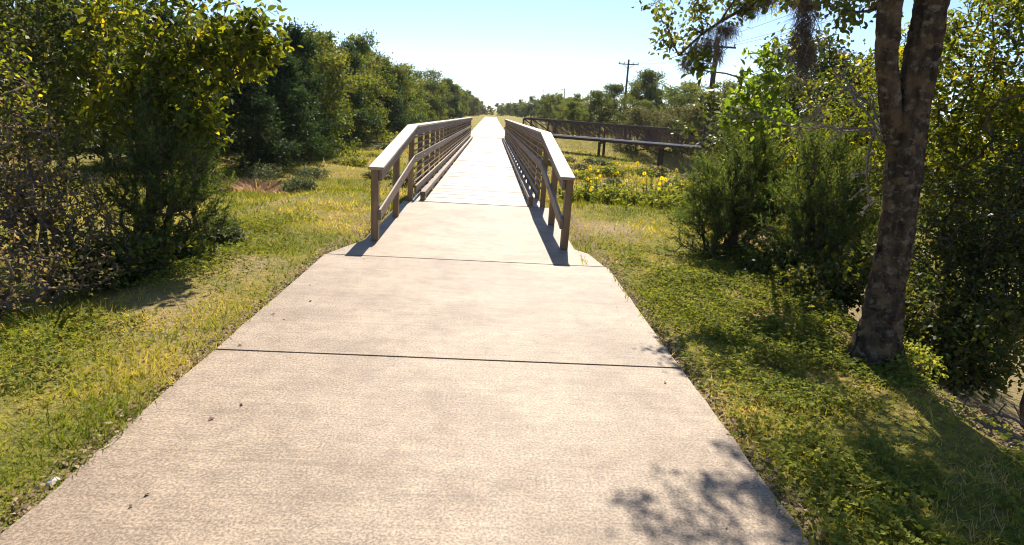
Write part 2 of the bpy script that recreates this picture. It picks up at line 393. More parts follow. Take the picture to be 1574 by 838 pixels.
def skeleton(base, stems, targets, rng, seg=0.22, rtip=0.003, rpow=0.46, rmax=None, wander=0.25):
    """connects every target to the nearest branch already grown -> nodes, parents, radii"""
    nodes = [np.asarray(base, float)]; par = [-1]
    for st in stems:
        prev = 0
        for q in st:
            q = np.asarray(q, float); a = nodes[prev]; k = max(1, int(np.linalg.norm(q-a)/seg))
            for j in range(1, k+1):
                p = a+(q-a)*j/k + (rng.normal(size=3)*seg*.13 if j < k else 0)
                nodes.append(p); par.append(prev); prev = len(nodes)-1
    base = nodes[0]; N = np.array(nodes)
    buf = np.zeros((len(N)+len(targets)*14+10, 3)); buf[:len(N)] = N; cnt = len(N); par = list(par)
    tips = np.zeros(len(targets), int)
    order = np.argsort(np.linalg.norm(targets-base, axis=1))
    for ti in order:
        t = targets[ti]; d = np.linalg.norm(buf[:cnt]-t, axis=1)
        c = d + 0.5*np.maximum(buf[:cnt, 2]-t[2], 0) + 0.12*np.linalg.norm(buf[:cnt]-base, axis=1)
        i = int(np.argmin(c)); a = buf[i].copy(); L = d[i]; k = max(1, min(int(L/seg)+1, 12)); prev = i
        bend = rng.normal(size=3)*wander*L*.5; bend[2] = abs(bend[2])*.6
        for j in range(1, k+1):
            u = j/k; p = a+(t-a)*u + bend*u*(1-u)
            buf[cnt] = p; par.append(prev); prev = cnt; cnt += 1
        tips[ti] = prev
    N = buf[:cnt]; par = np.array(par); w = np.zeros(cnt); w[tips] += 1
    for i in range(cnt-1, 0, -1):
        if w[i] == 0: w[i] = 0.5
        w[par[i]] += w[i]
    r = rtip*np.maximum(w, 1)**rpow
    if rmax: r = np.minimum(r, rmax)
    return N, par, r, tips

def branch_mesh(name, N, par, r, mat, sides=5):
    e = np.arange(1, len(N)); V, F = tubes(N[par[e]], N[e], np.minimum(r[par[e]], r[e]*1.6), r[e], sides)
    return raw_mesh(name, V, F, mat, smooth=True)

def sample_blobs(blobs, rng, shell=0.55):
    """blobs: (cx,cy,cz, rx,ry,rz, n) -> cluster points, more of them near the outside"""
    out = []
    for (cx, cy, cz, rx, ry, rz, n) in blobs:
        d = unit(rng.normal(size=(n, 3))); u = rng.random(n)**(1/3*(1-shell)+.12)
        lump = 0.78+0.5*vnoise(d[:, 0]*2.3+cx*7, d[:, 1]*2.3+d[:, 2]*1.7+cz*5, 5)
        out.append(np.array([cx, cy, cz])+d*u[:, None]*lump[:, None]*np.array([rx, ry, rz]))
    return np.concatenate(out)

def foliage(T, N, par, tips, rng, per, size, spread, wr=0.3, shape='quad', patch=0.35, droop=0.3, up=0.6, seed=1):
    tw = unit(N[tips]-N[par[tips]] + 1e-6)
    P = np.repeat(T, per, 0); tw = np.repeat(tw, per, 0); n = len(P)
    along = (rng.random((n, 1))-.65)*spread*1.6
    P = P + tw*along + rng.normal(size=(n, 3))*spread*.33
    D = tw*.6 + rng.normal(size=(n, 3))*.75; D[:, 2] -= droop
    s = size*(0.6+0.8*rng.random(n))
    V, F = (leaf_hex if shape == 'hex' else leaf_quads)(P, D, s, wr, rng, up)
    cl = np.repeat(rng.random(len(T)), per)
    rn = np.clip(patch*cl + (1-patch)*rng.random(n) + 0.0, 0, 1)
    return V, F, np.repeat(rn, F.shape[1])

def cedar_sprays(T, dirs, rng, per, length, blade, width):
    P = np.repeat(T, per, 0); d = np.repeat(unit(dirs), per, 0); n = len(P)
    a = rng.random((n, 1)); P = P + d*(a-.3)*length + rng.normal(size=(n, 3))*length*.09*(1.2-a)
    D = d*.9 + rng.normal(size=(n, 3))*.5
    V, F = blade_tris(P, D, blade*(.6+.8*rng.random(n)), width*(.7+.6*rng.random(n)), rng)
    rn = np.clip(.45*np.repeat(rng.random(len(T)), per)+.55*rng.random(n), 0, 1)
    return V, F, np.repeat(rn, 3)

def plant(name, base, stems, blobs, leafmat, barkmat, seed, label, cat, per=14, size=0.06, spread=0.14, wr=0.3, shape='quad',
          group=None, rtip=0.0025, rmax=None, shell=0.55, patch=0.35, droop=0.3, crown='crown', trunk='trunk', up=0.6, extra=None, wander=.25, seg=.22):
    rng = rng_(seed); T = sample_blobs(blobs, rng, shell)
    T[:, 2] = np.maximum(T[:, 2], ground_z(T[:, 0], T[:, 1])+0.03)
    N, par, r, tips = skeleton(base, stems, T, rng, rtip=rtip, rmax=rmax, wander=wander, seg=seg)
    root = empty(name, base); off = np.asarray(base, float)
    obj(trunk, branch_mesh(trunk, N-off, par, r, barkmat), root)
    V, F, rn = foliage(T, N, par, tips, rng, per, size, spread, wr, shape, patch, droop, up)
    obj(crown, raw_mesh(crown, V-off, F, leafmat, rn), root)
    tag(root, label, cat, group)
    return root, N, par, r

def cedar_bush(name, base, stems, blobs, seed, label, per=24, length=0.2, blade=0.05, width=0.0105, upbias=0.7, group=None):
    rng = rng_(seed); b = np.asarray(base, float)
    Cc = sample_blobs([(*q[:6], max(6, q[6]//6)) for q in blobs], rng, 0.6); T = np.repeat(Cc, 9, 0); out = unit(T-b-np.array([0, 0, .5]))
    T = T + out*(rng.random((len(T), 1))**1.5-.45)*.36 + np.array([0, 0, 1.])*(rng.random((len(T), 1))-.5)*.16 + rng.normal(size=T.shape)*.035
    T[:, 2] = np.maximum(T[:, 2], ground_z(T[:, 0], T[:, 1])+0.05)
    N, par, r, tips = skeleton(base, stems, T, rng, rtip=.003, wander=.15)
    root = empty(name, base); obj('trunk', branch_mesh('trunk', N-b, par, r, M_BARK), root)
    axis = b+np.array([0, 0, 1.])*(T[:, 2:3]-b[2])*.7
    dirs = unit(T-axis); dirs[:, 2] += upbias; dirs += rng.normal(size=dirs.shape)*.4
    V, F, rn = cedar_sprays(T, dirs, rng, per, length, blade, width)
    obj('crown', raw_mesh('crown', V-b, F, M_CEDAR, rn), root)
    return tag(root, label, 'cedar', group)

# ------------------------------------------------------------------ ground
def axis_coords(fine, far):
    return np.array(sorted(set(np.round(fine, 3)) | set(far)))
gx = axis_coords(np.r_[np.arange(-14, 14, .2), np.arange(-40, -14, 1.0), np.arange(14, 40.1, 1.0), np.arange(-200, -40, 8), np.arange(48, 201, 8), PL+.03, PL-.02, PR-.03, PR+.02], [-3500, -1500, -600, -300, 300, 600, 1500, 3500])
gy = axis_coords(np.r_[np.arange(-6, 22, .2), np.arange(22, 80, .6), np.arange(80, 240, 4), np.arange(240, 600, 20), np.arange(-40, -6, 2)], [-3500, -1500, -500, -200, 900, 1500, 3500])
X, Y = np.meshgrid(gx, gy); Z = ground_z(X, Y)
inside = ((X > PL+.01) & (X < PR-.01) & (Y < 12.1)) | ((X > -1.7) & (X < 1.3) & (Y > BY1-.2))
Z = np.where(inside, Z-0.16, Z)
nx, ny = len(gx), len(gy); idx = np.arange(nx*ny).reshape(ny, nx)
F = np.stack([idx[:-1, :-1], idx[:-1, 1:], idx[1:, 1:], idx[1:, :-1]], -1).reshape(-1, 4)
def bare(x, y):
    """how much bare earth shows"""
    x = np.asarray(x, float); y = np.asarray(y, float)
    b = 0.75*np.exp(-(((x-1.95)/.55)**2+((y-10.3)/.7)**2))
    b += 0.4*np.exp(-(((x+2.6)/.3)**2+((y-5.3)/.6)**2)) + 0.45*np.exp(-(((x+2.4)/.3)**2+((y-6.9)/.5)**2))
    b += 1.3*sstep(3.15, 3.6, x-.12*(y-3.5))*(y < 5.2)
    d = np.maximum(PL-x, x-PR); b += 0.45*np.exp(-(d/.07)**2)*(y < 12)
    b += .5*sstep(3.4, 4.6, x)*(y < 12)
    b = b*(0.5+fbm(x*2.2, y*2.2, 21)) 
    return np.clip(b, 0, 1)
g = obj('ground', raw_mesh('ground', np.stack([X, Y, Z], -1).reshape(-1, 3), F, M_GROUND, bare(X, Y).ravel(), smooth=True)); tag(g, kind='structure')

# ------------------------------------------------------------------ concrete path (slabs are parts)
def slab_mesh(poly, z0=-0.12, z1=0.0, bev=0.012):
    bm = bmesh.new(); vs = [bm.verts.new((x, y, z1)) for x, y in poly]; f = bm.faces.new(vs)
    if f.normal.z < 0: f.normal_flip()
    r = bmesh.ops.extrude_face_region(bm, geom=[f]); bm.normal_update()
    low = [v for v in r['geom'] if isinstance(v, bmesh.types.BMVert)]
    for v in low: v.co.z = z0
    bmesh.ops.recalc_face_normals(bm, faces=bm.faces)
    top = [e for e in bm.edges if all(abs(v.co.z-z1) < 1e-6 for v in e.verts)]
    bmesh.ops.bevel(bm, geom=top, offset=bev*.7, segments=2, affect='EDGES')
    me = bpy.data.meshes.new('slab'); bm.to_mesh(me); bm.free(); me.materials.append(M_CONC)
    return me

path = obj('path', raw_mesh('path', [(PL+.05, -9, -.05), (PR-.05, -9, -.05), (PR-.05, 7.3, -.05), (PL+.05, 7.3, -.05),
                                      (-1.5, 7.3, -.05), (1.08, 7.3, -.05), (1.08, 11.95, -.05), (-1.5, 11.95, -.05)], [(0, 1, 2, 3), (4, 5, 6, 7)], M_JOINT))
tag(path, 'tan concrete footpath leading up to the timber bridge', kind='structure')
rg = rng_(4)
def wob(x0, y0, x1, y1, n, a=.004):      # slightly irregular poured edge
    t = np.linspace(0, 1, n+1)[:-1]; return [(x0+(x1-x0)*k+(rg.normal()*a if 0 < k < 1 else 0), y0+(y1-y0)*k) for k in t]
ys = [-7.9, -4.85, -1.8, 1.25, 4.3, 7.37]
for k in range(len(ys)-1):
    a, b = ys[k]+.0045, ys[k+1]-.0045; sk = 0.0
    o = obj('slab', slab_mesh(wob(PL, a, PR, a, 1)+wob(PR, a, PR, b, 12)+wob(PR, b, PL, b, 1)+wob(PL, b, PL, a, 12)), path)
obj('slab', slab_mesh([(PL+.01, 7.377), (PR-.03, 7.377), (1.31, 8.06), (1.16, 8.3), (1.14, 11.985), (-1.54, 11.985), (-1.55, 8.28), (-1.67, 7.89)]), path)
# far side of the bridge: one long strip in receding slabs
yy = BY1+.05; k = 0
while yy < 90:
    y2 = yy+3.05; obj('slab', slab_mesh([(-1.75, yy+.01), (1.35, yy+.01), (1.35, y2-.01), (-1.75, y2-.01)], BZ1-.12, BZ1+.01), path); yy = y2
obj('far_slab', slab_mesh([(-1.75, yy+.01), (1.35, yy+.01), (1.35, 185), (-1.75, 185)], BZ1-.12, BZ1+.01), path)

# ------------------------------------------------------------------ timber footbridge
bridge = empty('footbridge', (0, BY0, 0)); tag(bridge, 'weathered timber footbridge with sloping end handrails straight ahead on the path', 'footbridge')
def bl(p): return (p[0], p[1]-BY0, p[2])      # world -> bridge space
rg = rng_(11)
pw = 0.142; y = BY0+.075; widths = [2.44, 2.46, 2.42]
while y < BY1-.05:
    o = obj('deck_plank', box_mesh(widths[rg.integers(3)], pw-.009, .045, M_DECK, .006, 'deck_plank'), bridge)
    o.location = bl(((PXL+PXR)/2+rg.normal()*.006, y, float(deck_z(y))-.02+rg.normal()*.0022)); o.rotation_euler = (rg.normal()*.012, rg.normal()*.0015, rg.normal()*.0015)
    y += pw
for x in (-1.15, -.2, .75): beam('stringer', bl((x, BY0, -.20)), bl((x, BY1, BZ1-.20)), .12, .28, M_POST, bridge)
post_y = [8.32, 10.2] + list(np.arange(BY0+.08, BY1, 1.48))
def top_z(y):                                # top of the handrail cap
    return float(np.interp(y, [8.2, BY0, BY1-3.7, BY1+.1], [0.935, 1.36, 1.36+BZ1*.9, 1.10]))
_bm = bmesh.new(); bmesh.ops.create_cone(_bm, cap_ends=True, segments=8, radius1=.014, radius2=.011, depth=.09); BOLT = bpy.data.meshes.new('bolt'); _bm.to_mesh(BOLT); _bm.free()
BOLT.materials.append(plain_mat('galvanised_bolt', (.3, .29, .28), .5, .6, .1))
for side, px in ((-1, PXL), (1, PXR)):
    for i, y in enumerate(post_y):
        zb = -.02 if y < BY0 else float(deck_z(y))-.38
        if y < BY0: zb = 0.0
        zt = top_z(y)-.042
        o = obj('post', box_mesh(.09, .135, round(zt-zb, 2), M_POST, .006, 'post'), bridge); o.location = bl((px+side*.02, y, zb+round(zt-zb, 2)/2))
        o.rotation_euler = (rg.normal()*.006, rg.normal()*.008, rg.normal()*.03)
        for dzb in (.11, .60):
            bo = obj('bolt', BOLT, o); bo.location = (-side*.047, 0, (zt-zb)/2+.042-dzb+.0); bo.rotation_euler = (0, math.pi/2, 0)
    # cap, fascia, mid rail, thin rails in lengths that span a few posts
    brk = [8.2, BY0+.02] + [float(v) for v in post_y[5::3] if v < BY1-4] + [BY1-3.7, BY1+.1]
    for a, b in zip(brk[:-1], brk[1:]):
        za, zb = top_z(a), top_z(b); j = rg.normal()*.004
        beam('handrail_cap', bl((px-side*.005+j, a+.004, za-.02)), bl((px-side*.005+j, b-.004, zb-.02)), .19, .038, M_RAIL, bridge)
        ix = px-side*.047
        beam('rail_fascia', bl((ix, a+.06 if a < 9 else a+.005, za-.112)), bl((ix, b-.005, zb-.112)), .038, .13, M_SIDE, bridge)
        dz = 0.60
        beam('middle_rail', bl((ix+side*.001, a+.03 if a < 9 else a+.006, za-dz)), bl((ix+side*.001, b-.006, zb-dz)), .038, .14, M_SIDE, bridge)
    for dz in (.22, .34, .46):
        for hgt, nm in ((dz, 'thin_rail'), (dz+.56, 'thin_rail')):
            beam(nm, bl((px-side*.034, BY0+.1, 1.36-hgt)), bl((px-side*.034, BY1-3.7, 1.36+BZ1*.9-hgt)), .022, .026, M_POST, bridge, bev=0)
    # curb on blocks and toe board
    cx = px-side*.20; tx = px-side*.07; cut = [BY0+.1, BY0+4.6, BY0+9.3, BY0+14, BY0+18.6, BY0+23.2, BY0+27.6, BY1-3.5]
    for a, b in zip(cut[:-1], cut[1:]):
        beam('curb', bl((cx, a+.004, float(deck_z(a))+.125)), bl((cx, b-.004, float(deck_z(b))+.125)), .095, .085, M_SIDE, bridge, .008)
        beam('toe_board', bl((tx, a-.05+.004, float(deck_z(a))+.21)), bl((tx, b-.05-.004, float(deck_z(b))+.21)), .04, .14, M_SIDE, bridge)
        for y in np.arange(a+.15, b, 1.5):
            o = obj('curb_block', box_mesh(.09, .25, .078, M_POST, .004, 'curb_block'), bridge); o.location = bl((cx, y, float(deck_z(y))+.042))
# far abutment rails already share the posts; near abutment under the deck
o = obj('abutment', box_mesh(2.7, .3, .9, M_CONC, .02, 'abutment'), bridge); o.location = bl(((PXL+PXR)/2, BY0+.17, -.52))
for y in (24, 35.5):
    o = obj('pier_cap', box_mesh(2.6, .3, .3, M_POST, .01, 'pier_cap'), bridge); o.location = bl(((PXL+PXR)/2, y, float(deck_z(y))-.5))
    for x in (-1.2, -.2, .8):
        o = obj('pier', box_mesh(.25, .25, 1.6, M_POST, .02, 'pier'), bridge); o.location = bl((x, y, float(deck_z(y))-1.4))

# ------------------------------------------------------------------ steel truss bridge behind the meadow
A = np.array([2.7, 56.5]); B = np.array([23.0, 48.8]); LT = np.linalg.norm(B-A); ux = (B-A)/LT; perp = np.array([-ux[1], ux[0]])
tb = empty('truss_bridge', (A[0], A[1], 0)); tag(tb, 'dark brown steel truss footbridge crossing behind the yellow wildflowers', 'footbridge')
def tp(s, w, z):     # along, across, height (relative to the root)
    p = ux*s+perp*w; return (p[0], p[1], z - 0.28*s/LT)
zt, zb_ = 1.13, -0.02
nb = 10
for w in (0.0, 2.2):
    beam('top_chord', tp(0, w, zt), tp(LT, w, zt), .18, .16, M_STEEL, tb)
    beam('bottom_chord', tp(0, w, zb_-.16), tp(LT, w, zb_-.16), .14, .18, M_STEEL, tb)
    for i in range(nb+1):
        s = LT*i/nb; beam('vertical', tp(s, w, zb_-.1), tp(s, w, zt-.04), .15, .15, M_STEEL, tb)
    for i in range(nb):
        s0, s1 = LT*i/nb, LT*(i+1)/nb
        beam('diagonal', tp(s0+.08, w-.03, zt-.06), tp(s1-.08, w-.03, zb_), .09, .09, M_STEEL, tb)
        pk = []
        n = int((s1-s0)/.105)
        Aa = np.array([tp(s0+(j+.5)*(s1-s0)/n, w+.07, zb_) for j in range(n)]); Bb = np.array([tp(s0+(j+.5)*(s1-s0)/n, w+.07, zt-.08) for j in range(n)])
        V, Fq = tubes(Aa, Bb, np.full(n, .025), np.full(n, .025), 4)
        tag(obj('picket_panel', raw_mesh('picket_panel', V, Fq, M_STEEL), tb), kind='stuff')
beam('deck_edge', tp(1.6, -.2, zb_+.02), tp(LT, -.2, zb_+.02), .22, .12, M_TRUSSDECK, tb)  # strip whose pale colour stands in for sunlight on the deck
nplk = 60
for i in range(nplk):
    s = (i+.5)*LT/nplk; beam('deck_plank', tp(s, .02, zb_-.04), tp(s, 2.18, zb_-.04), LT/nplk-.02, .05, M_DECK, tb, 0)
for s, zz in ((.4, -1.2), (6.6, -2.0), (11.5, -2.6), (16.6, -3.3)):
    for w in (.1, 2.1):
        o = obj('pier', box_mesh(.2, .2, 2.4, M_POLE, .02, 'pier'), tb); p = tp(s, w, zb_-.3-1.2); o.location = p
    beam('pier_cap', tp(s, -.15, zb_-.36), tp(s, 2.35, zb_-.36), .16, .14, M_STEEL, tb)

# ------------------------------------------------------------------ utility poles and wires
def utility_pole(x, y, ztop, arm, label, r=.14):
    zb = float(ground_z(x, y))-.3; root = empty('utility_pole', (x, y, zb)); H = ztop-zb
    V, Fq = tubes([(0, 0, 0)], [(0, 0, H)], [r*1.25], [r*.85], 12); obj('pole', raw_mesh('pole', V, Fq, M_POLE, smooth=True), root)
    if arm:
        beam('crossarm', (-1.35, -.18, H-.55), (1.35, -.18, H-.55), .11, .13, M_POLE, root)
        for sx in (-1, 1): beam('brace', (sx*.75, -.2, H-.6), (0, -.2, H-1.15), .04, .05, M_POLE, root, 0)
        for sx in (-1.25, -.6, .6, 1.25):
            V, Fq = loft([(sx, -.18, H-.49), (sx, -.18, H-.40), (sx, -.18, H-.36), (sx, -.18, H-.27)], [.03, .075, .05, .06], 10)
            obj('insulator', raw_mesh('insulator', V, Fq, M_PORC, smooth=True), root)
    return tag(root, label, 'utility pole')
utility_pole(17.9, 91, 9.1, True, 'tall utility pole with wide crossarm rising above the green trees behind the truss bridge')
utility_pole(21.5, 203, 9.2, True, 'distant small utility pole with crossarm near the far end of the trail')
utility_pole(15.2, 205, 8.4, False, 'distant bare thin pole without crossarm, leftmost of the poles')
utility_pole(16.2, 50, 7.6, True, 'thick dark utility pole half hidden in branches at the end of the truss bridge', r=.2)
utility_pole(9.0, 330, 8.0, False, 'short far pole poking up at the vanishing end of the trail')
wl_labels = ['left conductor strung', 'inner conductor strung', 'right conductor strung']
pp = [(14.6, 8, 8.0), (16.2, 50, 7.25), (17.9, 91, 8.75), (21.5, 203, 8.85)]
for wi, dx in enumerate((-1.25, .6, 1.25)):
    pts = []
    for (x0, y0, z0), (x1, y1, z1) in zip(pp[:-1], pp[1:]):
        for t in np.linspace(0, 1, 16)[:-1]: pts.append((x0+dx+(x1-x0)*t, y0-.18+(y1-y0)*t, z0+(z1-z0)*t-.55*4*t*(1-t)))
    pts = np.array(pts); V, Fq = tubes(pts[:-1], pts[1:], np.full(len(pts)-1, .013), np.full(len(pts)-1, .013), 4)
    tag(obj('power_line', raw_mesh('power_line', V, Fq, M_WIRE)), ['leftmost thin overhead wire between the utility poles', 'middle thin overhead wire between the utility poles', 'rightmost thin overhead wire between the utility poles'][wi], 'power line', 'overhead wires along the pole line')

# ------------------------------------------------------------------ tree prototypes for the rows (built once, copied with shared meshes)
def proto_tree(seed, H, R, kind, mat, leaf=.13, big=26, sub=7, per=70, trunk_r=.11, skirt=.12):
    rng = rng_(seed); T = []; tint = []; lean = rng.normal(size=2)*.12*R
    for k in range(big):
        a = rng.random()*6.283; h = skirt+(1-skirt)*(k+rng.random())/big
        if kind == 'cedar': rr = R*(1-h)**.55*(.5+.6*rng.random()); rad = R*(.10+.24*(1-h))
        else:
            q = (h-skirt)/(1-skirt); rr = R*math.sqrt(max(0.02, 1-(2*q-.78)**2/1.5))*(.3+.75*rng.random()); rad = R*(.20+.16*rng.random())
        c = np.array([math.cos(a)*rr+lean[0]*h, math.sin(a)*rr+lean[1]*h, h*H*(.9+.12*rng.random())]); tt = rng.random()
        for j in range(sub):
            T.append(c+unit(rng.normal(size=3))*rad*np.array([1.1, 1.1, .75])*(.6+.6*rng.random())); tint.append(.6*tt+.4*rng.random())
    T = np.array(T); T[:, 2] = np.maximum(T[:, 2], H*skirt*.5); top = (lean[0]*.8, lean[1]*.8, H*.8)
    N, par, r, tips = skeleton((0, 0, -.3), [[(rng.normal()*.06, rng.normal()*.06, H*.3), top]], T, rng, seg=.4, rtip=trunk_r/6.0, rpow=.33)
    P = np.repeat(T, per, 0); n = len(P); sp = R*(.085 if kind == 'cedar' else .10)
    off = rng.normal(size=(n, 3))*sp; off[:, 2] *= .75
    if kind == 'cedar': off[:, 2] += np.abs(rng.normal(size=n))*sp*.8
    P = P+off; keep = P[:, 2] > H*skirt*.35
    P = P[keep]; n = len(P)
    D = rng.normal(size=(n, 3)); D += unit(P*np.array([1, 1, 0])+1e-3)*.5; D[:, 2] += (.7 if kind == 'cedar' else -.1)
    V, F = leaf_quads(P, D, leaf*(.5+rng.random(n)), .22 if kind == 'cedar' else .34, rng)
    cl = np.repeat(np.array(tint), per)[keep]; rn = np.clip(.6*cl+.4*rng.random(n), 0, 1)
    return branch_mesh('trunk', N, par, r, M_BARK), raw_mesh('crown', V, F, mat, np.repeat(rn, 4))

PROTO = {
    'cedar_a': proto_tree(1, 5.6, 1.9, 'cedar', M_FAR_CEDAR, .15, 34, 7, 62, skirt=.10),
    'cedar_b': proto_tree(2, 5.2, 2.1, 'cedar', M_FAR_CEDAR, .15, 34, 7, 62, skirt=.16),
    'elm_a': proto_tree(3, 6.0, 2.2, 'round', M_FAR_ELM, .15, 26, 7, 72, skirt=.16),
    'elm_b': proto_tree(4, 5.6, 2.4, 'round', M_FAR_ELM, .15, 26, 7, 72, skirt=.04),
    'elm_c': proto_tree(14, 6.6, 2.0, 'round', M_FAR_ELM, .14, 24, 7, 72, skirt=.2),
    'oak': proto_tree(5, 6.2, 2.6, 'round', M_LEAF_DARK, .15, 20, 7, 66, skirt=.34),
    'olive': proto_tree(6, 5.0, 2.6, 'round', M_FAR_OLIVE, .16, 28, 7, 62, skirt=.03),
}
def put_tree(proto, name, x, y, s, rz, label, cat, group, sz=1.0):
    t, c = PROTO[proto]; root = empty(name, (x, y, float(ground_z(x, y))-.05), rz); root.scale = (s, s, s*sz)
    obj('trunk', t, root); obj('crown', c, root); return tag(root, label, cat, group)

ORD = ['first', 'second', 'third', 'fourth', 'fifth', 'sixth', 'seventh', 'eighth', 'ninth', 'tenth', 'eleventh', 'twelfth', 'thirteenth', 'fourteenth', 'fifteenth', 'sixteenth', 'seventeenth', 'eighteenth', 'nineteenth', 'twentieth']
def ordn(n):
    if n < 20: return ORD[n]
    t = ['twenty', 'thirty', 'forty', 'fifty', 'sixty'][(n+1)//10-2]; u = (n+1) % 10
    return (t[:-1]+'ieth') if u == 0 else t+'-'+ORD[u-1]
rg = rng_(77)
row = [(20.5, -9.3, 'cedar_b', .72), (23.5, -8.6, 'cedar_a', .78), (26.5, -8.3, 'cedar_b', .86), (29.5, -8.6, 'cedar_a', .92), (32.5, -8.4, 'elm_b', .86), (36, -8.9, 'elm_c', .85), (39.5, -8.6, 'cedar_a', .98),
       (43, -8.7, 'elm_b', .95), (47, -9.2, 'elm_c', .98), (51, -8.5, 'cedar_b', 1.02), (55, -8.8, 'elm_a', .85), (59.5, -8.7, 'elm_b', 1.02), (64, -9, 'cedar_a', 1.05)]
y = 69.
while y < 420:
    row.append((y, -9.1+rg.normal()*.8+(0 if y < 160 else (y-160)*.006), ['elm_a', 'elm_b', 'cedar_a', 'elm_c', 'elm_b', 'elm_a', 'elm_c'][rg.integers(7)], .8+rg.random()*.45)); y += 3.5+.03*(y-60)
for i, (y, x, pk, s) in enumerate(row):
    kind = {'c': 'dark green cedar', 'e': 'yellowish green elm', 'o': 'dark oak'}[pk[0]]
    put_tree(pk, 'cedar_tree' if pk[0] == 'c' else 'broadleaf_tree', x, y, s, rg.random()*6.28, f'{kind}, {ordn(i)} tree from the near end of the front left tree row', 'tree', 'tree row along the left of the trail', .92+.16*rg.random())
back = [(22, -12.5, 'elm_a', .85), (26, -12.2, 'cedar_a', 1.0), (31, -12.0, 'elm_b', 1.05), (36, -12.3, 'cedar_b', 1.15), (42, -12, 'elm_a', 1.1), (49, -12.5, 'elm_b', 1.1), (57, -12.2, 'elm_a', 1.15), (66, -12.6, 'elm_b', 1.15)]
for i, (y, x, pk, s) in enumerate(back):
    put_tree(pk, 'cedar_tree' if pk[0] == 'c' else 'broadleaf_tree', x, y, s, rg.random()*6.28, f'{ordn(i)} taller tree from the near end of the row behind the left tree row', 'tree', 'trees behind the left row')
# far left background seen through the near bushes
for i, (x, y, pk, s) in enumerate([(-15, 19, 'olive', .9), (-19, 24, 'oak', 1.0), (-23, 22, 'elm_a', 1.0), (-17, 33, 'olive', 1.1), (-27, 30, 'elm_b', 1.2), (-33, 28, 'oak', 1.3)]):
    put_tree(pk, 'broadleaf_tree', x, y, s, i*1.3, f'{ORD[i]} background tree glimpsed through the near left bushes, counted from the tree row', 'tree', 'background trees on the left')
# right: middle distance and far trees, each with its own place
right = [
    ('elm_a', 15.0, 86, 1.0, 'rounded bright green tree just left of the tall crossarm pole'),
    ('elm_b', 20.4, 95, 1.25, 'rounded green tree directly behind the tall crossarm pole'),
    ('elm_a', 22.8, 92, 1.4, 'tall green tree right of the tall crossarm pole'),
    ('elm_b', 25.4, 84, 1.2, 'lower green tree between the tall pole and the thick dark pole'),
    ('cedar_a', 24.0, 102, 1.35, 'pointed dark tree topping the green clump behind the truss bridge'),
    ('elm_a', 12.8, 96, .72, 'low pale green tree at the left end of the clump behind the truss bridge'),
    ('elm_b', 14.5, 122, .85, 'hazy tree between the crossarm pole and the bare thin pole'),
    ('oak', 19.5, 132, 1.0, 'dark hazy tree behind the low pale green tree'),
    ('elm_a', 12.2, 150, .8, 'small hazy tree beside the base of the bare thin pole'),
    ('elm_b', 17.0, 165, .95, 'hazy tree right behind the small distant crossarm pole'),
    ('oak', 11.0, 190, .85, 'dark round tree left of the bare thin pole'),
    ('elm_a', 8.6, 225, .7, 'small far tree at the right verge of the vanishing trail'),
    ('oak', 6.5, 270, .8, 'dark far tree right of the vanishing point'),
    ('cedar_b', 5.0, 330, .8, 'dark far cedar next to the vanishing point'),
    ('oak', 2.8, 300, .8, 'dark tree closing the view at the end of the trail'),
    ('elm_b', -.6, 255, .62, 'low dark tree standing right at the end of the trail'),
    ('elm_b', 3.4, 238, .6, 'low tree just right of the end of the trail'),
    ('olive', -3.6, 250, .7, 'low tree just left of the end of the trail'),
    ('elm_b', 7.0, 262, .85, 'broad far tree behind the low tree right of the trail end'),
    ('elm_b', 11.5, 300, 1.0, 'far tree behind the dark round tree on the right verge'),
    ('olive', 13.2, 60, .78, 'olive tree right behind the truss bridge below the thick pole'),
    ('olive', 17.5, 63, .9, 'olive tree behind the truss bridge right of the thick pole'),
    ('elm_b', 21.0, 66, 1.0, 'greenish tree behind the right end of the truss bridge'),
    ('elm_a', 9.0, 70, .55, 'low green bushy tree behind the left part of the truss bridge'),
    ('oak', 11.8, 26, 1.15, 'dark oak with bare lower trunk behind the hanging moss'),
    ('oak', 9.2, 21, .78, 'dark oak behind the bright leaf sprig left of the big trunk'),
    ('oak', 14.4, 24, 1.15, 'dark oak peeping out left of the big tree trunk'),
    ('elm_b', 10.4, 17, .72, 'yellow-green undergrowth tree behind the left side of the big trunk'),
    ('elm_a', 10.2, 13, .72, 'yellow-green tree closest behind the big trunk'),
    ('elm_b', 13.0, 12, .95, 'green tree behind the right side of the big trunk'),
    ('oak', 11.4, 9.0, .95, 'dark oak behind the shrubs at the right edge'),
    ('elm_a', 15.5, 10, 1.1, 'green tree filling the upper right corner behind the shrubs'),
]
right += [('elm_b', 9.6, 78, .62, 'low bright green bush behind the left end of the truss bridge'), ('elm_b', 12.4, 76, .85, 'bright green bush left of the rounded green tree behind the truss bridge'),
          ('elm_b', 17.4, 78, .72, 'bright green bush in front of the tall crossarm pole'), ('elm_b', 21.6, 76, 1.05, 'bright green bush right of the tall crossarm pole base'), ('olive', 25.0, 72, 1.0, 'olive bushy tree behind the right end of the truss bridge beside the hanging branch'),
          ('elm_b', 28.5, 84, 1.25, 'tall green tree behind the thick dark pole'), ('olive', 15.5, 41, .8, 'olive brush tree right of the thick dark pole'), ('elm_b', 20.5, 45, .95, 'green brush tree far right of the thick dark pole')]
y = 112.; k = 0; rg2 = rng_(78)
while y < 430:
    right.append((['elm_a', 'oak', 'elm_c', 'elm_b', 'cedar_b'][rg2.integers(5)], 12.0+rg2.normal()*1.6-max(0, y-200)*.03, y, .66+.32*rg2.random(), f'{ordn(k)} tree from the near end of the low far row right of the trail')); y += 5+.045*(y-100); k += 1
